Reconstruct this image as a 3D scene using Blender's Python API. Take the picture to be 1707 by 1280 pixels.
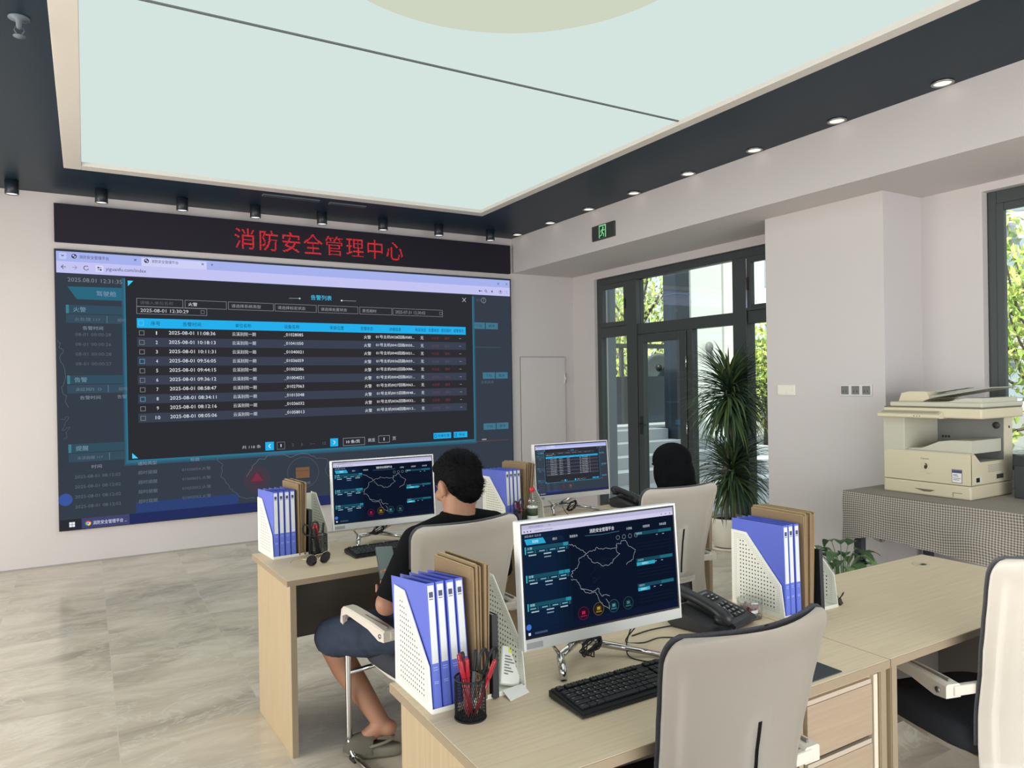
import bpy, bmesh, math, random
from mathutils import Vector, Matrix, Euler, noise

for _o in list(bpy.data.objects):
    bpy.data.objects.remove(_o)
SC = bpy.context.scene
COL = SC.collection
PI = math.pi
R = math.radians

# ------------------------------------------------------------------ camera
cam_data = bpy.data.cameras.new('camera')
cam_data.sensor_width = 36.0
cam_data.lens = 36.0 * 1206.45 / 1707.0
cam_data.clip_end = 300
cam = bpy.data.objects.new('camera', cam_data)
COL.objects.link(cam)
_y, _p, _r = 0.53258, -0.00346, -0.016174
_f = Vector((math.sin(_y) * math.cos(_p), math.cos(_y) * math.cos(_p), math.sin(_p)))
_rt = Vector((math.cos(_y), -math.sin(_y), 0))
_up = _rt.cross(_f)
_r1 = _rt * math.cos(_r) + _up * math.sin(_r)
_u1 = -_rt * math.sin(_r) + _up * math.cos(_r)
cam.matrix_world = Matrix(((_r1.x, _u1.x, -_f.x, 0.0), (_r1.y, _u1.y, -_f.y, 0.0), (_r1.z, _u1.z, -_f.z, 1.57), (0, 0, 0, 1)))
SC.camera = cam

# ------------------------------------------------------------------ sky, sun, exposure
SC.view_settings.view_transform = 'Standard'
SC.view_settings.look = 'None'
SC.view_settings.exposure = 0.0
SC.view_settings.gamma = 1.0
SC.view_settings.use_curve_mapping = False
try:
    SC.cycles.use_denoising = True
    SC.cycles.max_bounces = 10
    SC.cycles.diffuse_bounces = 6
    SC.cycles.sample_clamp_indirect = 6
    SC.cycles.caustics_reflective = False
    SC.cycles.caustics_refractive = False
except Exception:
    pass
W = bpy.data.worlds.new('sky')
SC.world = W
W.use_nodes = True
_bg = W.node_tree.nodes['Background']
_bg.inputs[0].default_value = (0.90, 0.95, 1.0, 1)
_bg.inputs[1].default_value = 1.35

def add_light(name, kind, loc, energy, color=(1, 1, 1), rot=(0, 0, 0), **kw):
    d = bpy.data.lights.new(name, kind)
    d.energy = energy
    d.color = color
    for k, v in kw.items():
        setattr(d, k, v)
    o = bpy.data.objects.new(name, d)
    o.location = loc
    o.rotation_euler = rot
    COL.objects.link(o)
    return o

# high sun from the street side, over the roof of this building
add_light('sun', 'SUN', (0, 0, 30), 7.5, (1.0, 0.95, 0.86), (R(20), R(-38), 0), angle=R(1.0))
# added fill lamps behind and left of the camera, brightening chair backs and floor
add_light('fill_rear', 'AREA', (1.0, -3.2, 1.25), 260, (0.97, 0.98, 1.0), (R(78), 0, 0), shape='RECTANGLE', size=7.0, size_y=2.1)
add_light('fill_left', 'AREA', (-3.8, 3.8, 1.2), 250, (1.0, 0.945, 0.86), (R(64), 0, R(-90)), shape='RECTANGLE', size=5.0, size_y=1.9)

# ------------------------------------------------------------------ materials
def lin(c):
    c = c / 255.0
    return c / 12.92 if c <= 0.04045 else ((c + 0.055) / 1.055) ** 2.4

def rgb(r, g, b):
    return (lin(r), lin(g), lin(b), 1.0)

MATS = {}
def mat(name, c=(200, 200, 200), rough=0.5, metal=0.0, spec=0.5, emit=0.0, trans=0.0, alpha=1.0, var=0.0, vscale=8.0, bump=0.0, stretch=(1, 1, 1), coat=0.0, ior=1.45):
    if name in MATS:
        return MATS[name]
    m = bpy.data.materials.new(name)
    m.use_nodes = True
    nt = m.node_tree
    b = nt.nodes['Principled BSDF']
    b.inputs['Base Color'].default_value = rgb(*c)
    b.inputs['Roughness'].default_value = rough
    b.inputs['Metallic'].default_value = metal
    b.inputs['Specular IOR Level'].default_value = spec
    b.inputs['Transmission Weight'].default_value = trans
    b.inputs['Alpha'].default_value = alpha
    b.inputs['Coat Weight'].default_value = coat
    b.inputs['IOR'].default_value = ior
    if emit:
        b.inputs['Emission Color'].default_value = rgb(*c)
        b.inputs['Emission Strength'].default_value = emit
    if var or bump:
        tc = nt.nodes.new('ShaderNodeTexCoord')
        mp = nt.nodes.new('ShaderNodeMapping')
        mp.inputs['Scale'].default_value = stretch
        nz = nt.nodes.new('ShaderNodeTexNoise')
        nz.inputs['Scale'].default_value = vscale
        nz.inputs['Detail'].default_value = 5
        nt.links.new(tc.outputs['Object'], mp.inputs[0])
        nt.links.new(mp.outputs[0], nz.inputs['Vector'])
        if var:
            mx = nt.nodes.new('ShaderNodeMix')
            mx.data_type = 'RGBA'
            k0, k1 = 1 - var, 1 + var
            mx.inputs[6].default_value = tuple(min(1, x * k0) for x in rgb(*c)[:3]) + (1,)
            mx.inputs[7].default_value = tuple(min(1, x * k1) for x in rgb(*c)[:3]) + (1,)
            nt.links.new(nz.outputs['Fac'], mx.inputs[0])
            nt.links.new(mx.outputs[2], b.inputs['Base Color'])
        if bump:
            bp = nt.nodes.new('ShaderNodeBump')
            bp.inputs['Strength'].default_value = bump
            bp.inputs['Distance'].default_value = 0.01
            nt.links.new(nz.outputs['Fac'], bp.inputs['Height'])
            nt.links.new(bp.outputs[0], b.inputs['Normal'])
    MATS[name] = m
    return m

def glow(r, g, b, k=1.0):
    """a lit pixel colour of a screen or lamp"""
    name = 'lit_%d_%d_%d_%d' % (r, g, b, int(k * 100))
    if name in MATS:
        return MATS[name]
    m = bpy.data.materials.new(name)
    m.use_nodes = True
    nt = m.node_tree
    nt.nodes.clear()
    e = nt.nodes.new('ShaderNodeEmission')
    e.inputs[0].default_value = rgb(r, g, b)
    e.inputs[1].default_value = k
    o = nt.nodes.new('ShaderNodeOutputMaterial')
    nt.links.new(e.outputs[0], o.inputs[0])
    MATS[name] = m
    return m

def nodes_of(name, c, rough):
    m = mat(name, c, rough)
    nt = m.node_tree
    return m, nt, nt.nodes['Principled BSDF']

# ------------------------------------------------------------------ mesh builder
class MB:
    def __init__(self):
        self.v, self.f, self.fm, self.fs, self.mats = [], [], [], [], []

    def mi(self, m):
        if m not in self.mats:
            self.mats.append(m)
        return self.mats.index(m)

    def raw(self, verts, faces, m, smooth=False, mtx=None):
        b = len(self.v)
        for p in verts:
            p = Vector(p)
            self.v.append(mtx @ p if mtx else p)
        i = self.mi(m)
        for f in faces:
            self.f.append([b + k for k in f])
            self.fm.append(i)
            self.fs.append(smooth)
        return self

    def bm(self, bm, m, smooth=False, mtx=None):
        bm.verts.index_update()
        self.raw([v.co.copy() for v in bm.verts], [[v.index for v in f.verts] for f in bm.faces], m, smooth, mtx)
        bm.free()
        return self

    def box(self, lo, hi, m, bev=0.0, mtx=None, seg=2):
        lo, hi = Vector(lo), Vector(hi)
        b = bmesh.new()
        bmesh.ops.create_cube(b, size=1.0)
        for v in b.verts:
            v.co = Vector((lo[i] + (v.co[i] + 0.5) * (hi[i] - lo[i]) for i in range(3)))
        if bev:
            bmesh.ops.bevel(b, geom=list(b.edges), offset=bev, segments=seg, affect='EDGES', profile=0.5)
        return self.bm(b, m, False, mtx)

    def cbox(self, c, s, m, bev=0.0, mtx=None, seg=2):
        c, s = Vector(c), Vector(s)
        return self.box(c - s / 2, c + s / 2, m, bev, mtx, seg)

    def quad(self, pts, m):
        return self.raw(pts, [list(range(len(pts)))], m)

    def prism(self, pts, vec, m, mtx=None):
        n = len(pts)
        vec = Vector(vec)
        v = [Vector(p) for p in pts] + [Vector(p) + vec for p in pts]
        f = [list(range(n))[::-1], list(range(n, 2 * n))] + [[i, (i + 1) % n, n + (i + 1) % n, n + i] for i in range(n)]
        return self.raw(v, f, m, False, mtx)

    def lathe(self, prof, m, seg=24, mtx=None, smooth=True, sy=1.0):
        v, f = [], []
        n = len(prof)
        for k in range(seg):
            a = 2 * PI * k / seg
            for r, z in prof:
                v.append((r * math.cos(a), r * math.sin(a) * sy, z))
        for k in range(seg):
            k2 = (k + 1) % seg
            for i in range(n - 1):
                f.append([k * n + i, k2 * n + i, k2 * n + i + 1, k * n + i + 1])
        if prof[0][0] > 1e-6:
            f.append([k * n for k in range(seg)][::-1])
        if prof[-1][0] > 1e-6:
            f.append([k * n + n - 1 for k in range(seg)])
        return self.raw(v, f, m, smooth, mtx)

    def cyl(self, p0, p1, r, m, seg=16, r1=None):
        p0, p1 = Vector(p0), Vector(p1)
        return self.tube([p0, p1], [r, r if r1 is None else r1], m, seg)

    def tube(self, pts, r, m, seg=10, closed=False, smooth=True):
        pts = [Vector(p) for p in pts]
        n = len(pts)
        rr = r if isinstance(r, (list, tuple)) else [r] * n
        t0 = (pts[1] - pts[0]).normalized()
        ref = Vector((0, 0, 1)) if abs(t0.z) < 0.9 else Vector((1, 0, 0))
        nrm = t0.cross(ref).normalized()
        v, f = [], []
        for i in range(n):
            if closed:
                t = (pts[(i + 1) % n] - pts[i - 1]).normalized()
            else:
                t = (pts[min(i + 1, n - 1)] - pts[max(i - 1, 0)]).normalized()
            nrm = (nrm - t * nrm.dot(t))
            nrm = nrm.normalized() if nrm.length > 1e-6 else t.orthogonal().normalized()
            bn = t.cross(nrm)
            for k in range(seg):
                a = 2 * PI * k / seg
                v.append(pts[i] + (nrm * math.cos(a) + bn * math.sin(a)) * rr[i])
        for i in range(n if closed else n - 1):
            j = (i + 1) % n
            for k in range(seg):
                k2 = (k + 1) % seg
                f.append([i * seg + k, i * seg + k2, j * seg + k2, j * seg + k])
        if not closed:
            f.append(list(range(seg))[::-1])
            f.append([(n - 1) * seg + k for k in range(seg)])
        return self.raw(v, f, m, smooth)

    def ball(self, c, rad, m, mtx=None, u=20, w=12):
        b = bmesh.new()
        bmesh.ops.create_uvsphere(b, u_segments=u, v_segments=w, radius=1.0)
        rad = Vector(rad) if not isinstance(rad, (int, float)) else Vector((rad,) * 3)
        for v in b.verts:
            v.co = Vector((v.co[i] * rad[i] for i in range(3)))
        T = Matrix.Translation(Vector(c))
        return self.bm(b, m, True, T @ mtx if mtx else T)

    def sheet(self, fn, us, vs, m, thick=0.0, skip=None, smooth=True, mtx=None):
        b = bmesh.new()
        g = [[b.verts.new(Vector(fn(u, v))) for v in vs] for u in us]
        for i in range(len(us) - 1):
            for j in range(len(vs) - 1):
                if skip and skip((us[i] + us[i + 1]) / 2, (vs[j] + vs[j + 1]) / 2):
                    continue
                b.faces.new((g[i][j], g[i + 1][j], g[i + 1][j + 1], g[i][j + 1]))
        for v in [v for v in b.verts if not v.link_faces]:
            b.verts.remove(v)
        if thick:
            bmesh.ops.solidify(b, geom=list(b.faces), thickness=thick)
        bmesh.ops.recalc_face_normals(b, faces=list(b.faces))
        return self.bm(b, m, smooth, mtx)

    def text(self, s, m, mtx, h=1.0, width=None, height=None, align='L', extrude=0.0):
        """flat lettering in the local xy plane of mtx, anchored left/centre and vertically centred"""
        me = glyphs(s)
        if not me[0]:
            return self
        xs = [p[0] for p in me[0]]
        ys = [p[1] for p in me[0]]
        x0, x1, y0, y1 = min(xs), max(xs), min(ys), max(ys)
        sx = sy = h
        if width:
            sx = width / max(1e-6, x1 - x0)
        if height:
            sy = height / max(1e-6, y1 - y0)
        ox = {'L': x0, 'C': (x0 + x1) / 2, 'R': x1}[align]
        cy = 0.38 if not height else (y0 + y1) / 2
        return self.raw([((p[0] - ox) * sx, (p[1] - cy) * sy, 0) for p in me[0]], me[1], m, False, mtx)

    def build(self, name, parent=None, autosmooth=None):
        me = bpy.data.meshes.new(name)
        me.from_pydata([tuple(v) for v in self.v], [], self.f)
        for m in self.mats:
            me.materials.append(m)
        me.polygons.foreach_set('material_index', self.fm)
        me.polygons.foreach_set('use_smooth', self.fs)
        me.update()
        o = bpy.data.objects.new(name, me)
        COL.objects.link(o)
        if parent:
            o.parent = parent
        if autosmooth:
            pass
        return o

_GL = {}
def glyphs(s):
    if s in _GL:
        return _GL[s]
    c = bpy.data.curves.new('lettering', 'FONT')
    c.body = s
    c.size = 1.0
    c.resolution_u = 2
    o = bpy.data.objects.new('lettering', c)
    COL.objects.link(o)
    me = bpy.data.meshes.new_from_object(o)
    r = ([tuple(v.co) for v in me.vertices], [list(p.vertices) for p in me.polygons])
    bpy.data.objects.remove(o)
    bpy.data.meshes.remove(me)
    bpy.data.curves.remove(c)
    _GL[s] = r
    return r

# ------------------------------------------------------------------ things, parts, copies
def thing(name, label, cat, loc=(0, 0, 0), rotz=0.0, group=None):
    o = bpy.data.objects.new(name, None)
    o.empty_display_size = 0.05
    COL.objects.link(o)
    o.location = loc
    o.rotation_euler = (0, 0, rotz)
    return tag(o, label, cat, group)

def tag(o, label, cat, group=None):
    o['label'] = label
    o['category'] = cat
    if group:
        o['group'] = group
    return o

def struct(o):
    o['kind'] = 'structure'
    return o

def dup(root, loc, rot=None, label=None, group=None):
    r = root.copy()
    COL.objects.link(r)
    r.location = loc
    if rot is not None:
        r.rotation_euler = rot if isinstance(rot, (tuple, list)) else (0, 0, rot)
    if label:
        r['label'] = label
    if group:
        r['group'] = group
    for ch in list(root.children):
        c = ch.copy()
        COL.objects.link(c)
        c.parent = r
        for g in list(ch.children):
            d = g.copy()
            COL.objects.link(d)
            d.parent = c
    return r

def frame_mtx(origin, xdir, ydir):
    x = Vector(xdir).normalized()
    y = Vector(ydir).normalized()
    z = x.cross(y)
    return Matrix(((x.x, y.x, z.x, origin[0]), (x.y, y.y, z.y, origin[1]), (x.z, y.z, z.z, origin[2]), (0, 0, 0, 1)))

def arc(c, r, a0, a1, n, ax=(1, 0, 0), ay=(0, 0, 1)):
    ax, ay, c = Vector(ax), Vector(ay), Vector(c)
    return [c + ax * (r * math.cos(a0 + (a1 - a0) * k / n)) + ay * (r * math.sin(a0 + (a1 - a0) * k / n)) for k in range(n + 1)]

def smooth_path(pts, n=6):
    """Catmull-Rom through pts"""
    P = [Vector(p) for p in pts]
    P = [P[0] * 2 - P[1]] + P + [P[-1] * 2 - P[-2]]
    out = []
    for i in range(1, len(P) - 2):
        a, b, c, d = P[i - 1], P[i], P[i + 1], P[i + 2]
        for k in range(n):
            t = k / n
            out.append(0.5 * ((2 * b) + (c - a) * t + (2 * a - 5 * b + 4 * c - d) * t * t + (3 * b - a - 3 * c + d) * t ** 3))
    out.append(P[-2])
    return out

ORD = ['first', 'second', 'third', 'fourth', 'fifth', 'sixth', 'seventh', 'eighth']
# ------------------------------------------------------------------ room materials
def coord_lines(nt, axis, period, offset, width):
    """1 on thin lines repeating along an object axis"""
    tc = nt.nodes.new('ShaderNodeTexCoord')
    sp = nt.nodes.new('ShaderNodeSeparateXYZ')
    nt.links.new(tc.outputs['Object'], sp.inputs[0])
    def mth(op, a, b=None):
        n = nt.nodes.new('ShaderNodeMath')
        n.operation = op
        for i, q in enumerate((a, b)):
            if q is None:
                continue
            if isinstance(q, (int, float)):
                n.inputs[i].default_value = q
            else:
                nt.links.new(q, n.inputs[i])
        return n.outputs[0]
    s = mth('DIVIDE', mth('SUBTRACT', sp.outputs[axis], offset), period)
    return mth('LESS_THAN', mth('FRACT', s), width / period), mth('FLOOR', s), mth

def floor_material():
    m, nt, b = nodes_of('polished_marble_tile', (190, 184, 172), 0.16)
    lx, fx, mth = coord_lines(nt, 0, 0.6165, 0.1005, 0.004)
    ly, fy, _ = coord_lines(nt, 1, 1.233, 0.45, 0.004)
    tc = nt.nodes.new('ShaderNodeTexCoord')
    cb = nt.nodes.new('ShaderNodeCombineXYZ')
    nt.links.new(mth('MULTIPLY', fx, 3.7), cb.inputs[0])
    nt.links.new(mth('MULTIPLY', fy, 5.3), cb.inputs[1])
    ad = nt.nodes.new('ShaderNodeVectorMath')
    ad.operation = 'ADD'
    nt.links.new(tc.outputs['Object'], ad.inputs[0])
    nt.links.new(cb.outputs[0], ad.inputs[1])
    mp = nt.nodes.new('ShaderNodeMapping')
    mp.inputs['Rotation'].default_value = (0, 0, R(-12))
    mp.inputs['Scale'].default_value = (1.0, 2.4, 1)
    nt.links.new(ad.outputs[0], mp.inputs[0])
    def nz(scale, detail, dist):
        n = nt.nodes.new('ShaderNodeTexNoise')
        n.inputs['Scale'].default_value = scale
        n.inputs['Detail'].default_value = detail
        n.inputs['Distortion'].default_value = dist
        n.inputs['Roughness'].default_value = 0.62
        nt.links.new(mp.outputs[0], n.inputs['Vector'])
        return n.outputs['Fac']
    r1 = nt.nodes.new('ShaderNodeValToRGB')
    cr = r1.color_ramp
    cr.elements[0].position, cr.elements[0].color = 0.28, rgb(166, 157, 142)
    cr.elements[1].position, cr.elements[1].color = 0.72, rgb(226, 216, 198)
    e = cr.elements.new(0.5)
    e.color = rgb(202, 191, 173)
    nt.links.new(nz(1.1, 9, 1.2), r1.inputs[0])
    r2 = nt.nodes.new('ShaderNodeValToRGB')
    r2.color_ramp.elements[0].position, r2.color_ramp.elements[0].color = 0.47, (0, 0, 0, 1)
    r2.color_ramp.elements[1].position, r2.color_ramp.elements[1].color = 0.53, (0, 0, 0, 1)
    e = r2.color_ramp.elements.new(0.5)
    e.color = (0.4, 0.4, 0.4, 1)
    nt.links.new(nz(1.6, 10, 1.4), r2.inputs[0])
    mx = nt.nodes.new('ShaderNodeMix')
    mx.data_type = 'RGBA'
    nt.links.new(r2.outputs[0], mx.inputs[0])
    nt.links.new(r1.outputs[0], mx.inputs[6])
    mx.inputs[7].default_value = rgb(226, 221, 208)
    m2 = nt.nodes.new('ShaderNodeMix')
    m2.data_type = 'RGBA'
    nt.links.new(mth('MULTIPLY', mth('MAXIMUM', lx, ly), 0.75), m2.inputs[0])
    nt.links.new(mx.outputs[2], m2.inputs[6])
    m2.inputs[7].default_value = rgb(206, 198, 182)
    nt.links.new(m2.outputs[2], b.inputs['Base Color'])
    b.inputs['Specular IOR Level'].default_value = 0.55
    return m

def soffit_material():
    m, nt, b = nodes_of('dark_blue_grey_metal_ceiling', (52, 65, 76), 0.42)
    lx, fx, mth = coord_lines(nt, 0, 0.6, 0.15, 0.006)
    ly, fy, _ = coord_lines(nt, 1, 0.6, 0.04, 0.006)
    mx = nt.nodes.new('ShaderNodeMix')
    mx.data_type = 'RGBA'
    nt.links.new(mth('MULTIPLY', mth('MAXIMUM', lx, ly), 0.5), mx.inputs[0])
    mx.inputs[6].default_value = rgb(24, 41, 54)
    mx.inputs[7].default_value = rgb(16, 27, 37)
    nt.links.new(mx.outputs[2], b.inputs['Base Color'])
    b.inputs['Specular IOR Level'].default_value = 0.25
    return m

WHITE_WALL = mat('white_wall_paint', (197, 191, 190), 0.7, var=0.02, vscale=2.5)
SOFFIT = soffit_material()
ALU = mat('dark_green_grey_window_aluminium', (62, 68, 68), 0.42, spec=0.4)
CHROME = mat('polished_chrome', (205, 205, 205), 0.12, metal=1.0)
STEEL = mat('brushed_steel', (170, 172, 172), 0.35, metal=1.0)
BLACK_PLASTIC = mat('black_plastic', (26, 27, 30), 0.45)
WHITE_PLASTIC = mat('white_plastic', (225, 222, 214), 0.38)

def glass_material(name='window_glass', fac=0.07, tint=(245, 250, 248)):
    if name in MATS:
        return MATS[name]
    m = bpy.data.materials.new(name)
    m.use_nodes = True
    nt = m.node_tree
    nt.nodes.clear()
    t = nt.nodes.new('ShaderNodeBsdfTransparent')
    t.inputs[0].default_value = rgb(*tint)
    g = nt.nodes.new('ShaderNodeBsdfGlossy')
    g.inputs[1].default_value = 0.02
    mx = nt.nodes.new('ShaderNodeMixShader')
    mx.inputs[0].default_value = fac
    o = nt.nodes.new('ShaderNodeOutputMaterial')
    nt.links.new(t.outputs[0], mx.inputs[1])
    nt.links.new(g.outputs[0], mx.inputs[2])
    nt.links.new(mx.outputs[0], o.inputs[0])
    MATS[name] = m
    return m
GLASS = glass_material()

# ------------------------------------------------------------------ room shell
struct(MB().box((-4.2, -3.6, -0.12), (5.6, 7.75, 0), floor_material()).build('floor'))
struct(MB().box((-4.2, 7.59, 0), (5.6, 7.75, 3.6), WHITE_WALL).build('wall_back'))
struct(MB().box((-4.2, 6.2, 0), (-4.05, 7.59, 3.3), WHITE_WALL).build('wall_left'))
c = MB()
HX0, HX1, HY0, HY1 = -0.12, 3.585, -1.95, 6.635
ZC = 3.305
c.box((-4.2, HY1, ZC), (4.5, 7.59, ZC + 0.1), SOFFIT)
c.box((-4.2, -3.6, ZC), (HX0, HY1, ZC + 0.1), SOFFIT)
c.box((HX1, -3.6, ZC), (4.5, HY1, ZC + 0.1), SOFFIT)
c.box((HX0, -3.6, ZC), (HX1, HY0, ZC + 0.1), SOFFIT)
c.box((-4.2, -3.6, ZC + 0.16), (5.8, 7.75, ZC + 1.2), SOFFIT)  # unseen roof block, raised so its shadow covers the stairs outside
struct(c.build('ceiling'))

FRAME_WHITE = mat('light_box_frame_white', (206, 201, 194), 0.5)
t = MB()
IX0, IX1, IY0, IY1 = 0.0, 3.5, -1.85, 6.51
for lo, hi in (((HX0, HY0), (IX0, HY1)), ((IX1, HY0), (HX1, HY1)), ((IX0, IY1), (IX1, HY1)), ((IX0, HY0), (IX1, IY0))):
    t.box((lo[0], lo[1], ZC - 0.012), (hi[0], hi[1], ZC + 0.09), FRAME_WHITE, 0.003)
struct(t.build('trim_1'))

w = MB()
w.box((4.5, -3.6, 2.885), (5.6, 7.59, ZC + 0.16), WHITE_WALL)
struct(w.build('beam'))
struct(MB().box((4.9, 3.085, 0), (5.6, 4.12, 2.885), WHITE_WALL).build('column'))
w = MB()
w.box((5.4, 7.14, 0), (5.6, 7.59, 2.885), WHITE_WALL)
w.box((5.4, 4.12, 2.80), (5.6, 7.14, 2.885), WHITE_WALL)
w.box((5.37, 2.66, 0), (5.6, 3.085, 2.885), WHITE_WALL)
w.box((5.37, 1.1, 2.83), (5.6, 2.66, 2.885), WHITE_WALL)
w.box((5.37, 1.1, 0), (5.6, 2.66, 0.9), WHITE_WALL)
w.box((5.37, -3.6, 0), (5.6, 1.1, 2.885), WHITE_WALL)  # unseen wall run, lengthened to cut window light on the right-hand chair
struct(w.build('wall_right'))
# thin grey strip standing in for the shadow line at the wall foot
struct(MB().box((-4.0, 7.584, 0.0), (4.45, 7.592, 0.012), mat('grey_shadow_strip', (150, 146, 142), 0.6)).build('wall_foot_shadow'))

# flush service door in the back wall
d = bpy.data.objects.new('door_1', None)
COL.objects.link(d)
d.location = (4.597, 7.58, 0)
struct(d)
gap = mat('door_gap_shadow', (120, 118, 116), 0.8)
m_ = MB()
m_.box((-0.007, 0.005, 0), (0.658, 0.012, 1.873), gap)
m_.build('frame', d)
m_ = MB()
m_.box((0.0, -0.008, 0.008), (0.651, 0.008, 1.866), WHITE_WALL, 0.002)
m_.build('leaf', d)
for z in (1.60, 0.35):
    h = MB()
    h.box((0.640, -0.018, z - 0.06), (0.660, -0.006, z + 0.06), WHITE_PLASTIC, 0.003)
    h.cyl((0.652, -0.018, z - 0.06), (0.652, -0.018, z + 0.06), 0.006, STEEL, 10)
    h.build('hinge', d)

# ------------------------------------------------------------------ glazed front with door
def member(mb, y0, y1, z0, z1, x0=5.44, x1=5.52):
    mb.box((x0, y0, z0), (x1, y1, z1), ALU, 0.004)

win = bpy.data.objects.new('window_1', None)
COL.objects.link(win)
struct(win)
f = MB()
member(f, 7.06, 7.14, 0, 2.80)
member(f, 4.12, 7.06, 2.715, 2.80)
member(f, 6.385, 6.56, 0, 2.715, 5.42, 5.54)
member(f, 4.79, 4.96, 0, 2.715, 5.42, 5.54)
member(f, 6.56, 7.06, 2.085, 2.205)
member(f, 4.96, 6.385, 2.085, 2.205)
member(f, 4.12, 4.79, 2.085, 2.205)
member(f, 5.53, 5.605, 0.0, 2.085)
for a, b_ in ((6.56, 7.06), (4.96, 5.53), (4.12, 4.79)):
    member(f, a, b_, 0, 0.07)
f.build('frame', win)
for a, b_ in ((6.56, 7.06), (4.16, 4.79)):
    s = MB()
    member(s, a, a + 0.055, 2.205, 2.715, 5.425, 5.47)
    member(s, b_ - 0.055, b_, 2.205, 2.715, 5.425, 5.47)
    member(s, a + 0.055, b_ - 0.055, 2.205, 2.26, 5.425, 5.47)
    member(s, a + 0.055, b_ - 0.055, 2.66, 2.715, 5.425, 5.47)
    sash = s.build('opening_sash', win)
    h = MB()
    yy = a + 0.02 if a > 5 else b_ - 0.02
    h.box((5.412, yy - 0.008, 2.40), (5.425, yy + 0.008, 2.52), BLACK_PLASTIC, 0.003)
    h.build('handle', sash)
g = MB()
g.box((5.415, 4.775, 2.23), (5.422, 4.79, 2.70), CHROME, 0.002)
g.build('stay_bar', win)
for y0, y1, z0, z1 in ((6.56, 7.06, 2.205, 2.715), (4.96, 6.385, 2.205, 2.715), (4.12, 4.79, 2.205, 2.715), (6.56, 7.06, 0.07, 2.085), (4.96, 5.53, 0.07, 2.085), (4.12, 4.79, 0.07, 2.085)):
    MB().box((5.478, y0, z0), (5.484, y1, z1), GLASS).build('pane', win)
# ragged foam edge along the head of the frame
fo = MB()
random.seed(3)
y = 7.1
while y > 4.2:
    dy = random.uniform(0.06, 0.3)
    fo.box((5.425, y - dy, 2.795), (5.445, y, 2.80 + random.uniform(0.0, 0.016)), ALU)
    y -= dy
fo.build('sealant', win)

dr = bpy.data.objects.new('door_2', None)
COL.objects.link(dr)
struct(dr)
s = MB()
for a in ((5.612, 5.712), (6.285, 6.378)):
    member(s, a[0], a[1], 0.02, 2.078, 5.43, 5.50)
member(s, 5.712, 6.285, 1.985, 2.078, 5.43, 5.50)
member(s, 5.712, 6.285, 0.02, 0.16, 5.43, 5.50)
s.build('leaf_frame', dr)
MB().box((5.462, 5.712, 0.16), (5.468, 6.285, 1.985), GLASS).build('pane', dr)
for z in (0.35, 1.05, 1.75):
    MB().cyl((5.425, 5.606, z - 0.06), (5.425, 5.606, z + 0.06), 0.009, CHROME, 10).build('hinge', dr)
h = MB()
h.box((5.418, 6.31, 0.95), (5.43, 6.345, 1.15), BLACK_PLASTIC, 0.004)
h.tube([(5.418, 6.327, 1.06), (5.385, 6.327, 1.06), (5.38, 6.30, 1.06), (5.38, 6.21, 1.06)], 0.009, BLACK_PLASTIC, 8)
h.build('handle', dr)

win = bpy.data.objects.new('window_2', None)
COL.objects.link(win)
struct(win)
f = MB()
member(f, 2.60, 2.655, 0.9, 2.83, 5.43, 5.53)
member(f, 1.1, 1.18, 0.9, 2.83, 5.43, 5.53)
member(f, 1.18, 2.60, 2.74, 2.83, 5.43, 5.53)
member(f, 1.18, 2.60, 0.9, 0.97, 5.43, 5.53)
for yy in (1.84,):
    member(f, yy, yy + 0.08, 0.97, 2.74, 5.43, 5.53)
f.build('frame', win)
for a, b_ in ((1.92, 2.60), (1.18, 1.84)):
    s = MB()
    member(s, a, a + 0.05, 0.97, 2.74, 5.425, 5.465)
    member(s, b_ - 0.05, b_, 0.97, 2.74, 5.425, 5.465)
    member(s, a + 0.05, b_ - 0.05, 0.97, 1.02, 5.425, 5.465)
    member(s, a + 0.05, b_ - 0.05, 2.69, 2.74, 5.425, 5.465)
    s.build('opening_sash', win)
    MB().box((5.47, a, 0.97), (5.476, b_, 2.74), GLASS).build('pane', win)
MB().box((5.36, 1.1, 0.9), (5.43, 2.655, 0.912), mat('stone_sill', (205, 202, 198), 0.4)).build('sill', win)

# ------------------------------------------------------------------ outdoors
PAVE = mat('grey_street_paving', (150, 150, 146), 0.85, var=0.08, vscale=3)
STONE = mat('grey_granite_steps', (176, 181, 186), 0.7, var=0.06, vscale=20)
struct(MB().box((5.6, -30, -0.25), (80, 80, -0.12), PAVE).build('street_ground'))
s = MB()
LIT_TREAD = mat('pale_lit_tread', (232, 236, 238), 0.6)  # pale tread tops: light from above put into the stone colour
for k in range(5):
    y0 = 7.47 + 0.29 * k - (0.4 if k == 0 else 0)
    z1 = 0.125 + 0.165 * k
    xs = [(5.76, 9.6)] if k < 4 else [(5.76, 7.95)]
    y1 = y0 + 0.29 if k < 3 else (9.02 if k == 3 else 10.6)
    if k == 0:
        y1 = 7.76
    for x0, x1 in xs:
        s.box((x0, y0, -0.12), (x1, y1, z1), STONE, 0.006)
        s.box((x0, y0 + 0.005, z1), (x1, y0 + 0.28 if k < 4 else 8.9, z1 + 0.002), LIT_TREAD)
s.box((7.95, 9.02, -0.12), (9.6, 10.6, 0.785), STONE, 0.006)
s.box((5.76, 6.3, -0.12), (9.6, 7.06, -0.03), STONE)
tag(s.build('outdoor_stairs'), 'grey granite stairs rising outside behind the glazed door', 'stairs')

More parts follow.
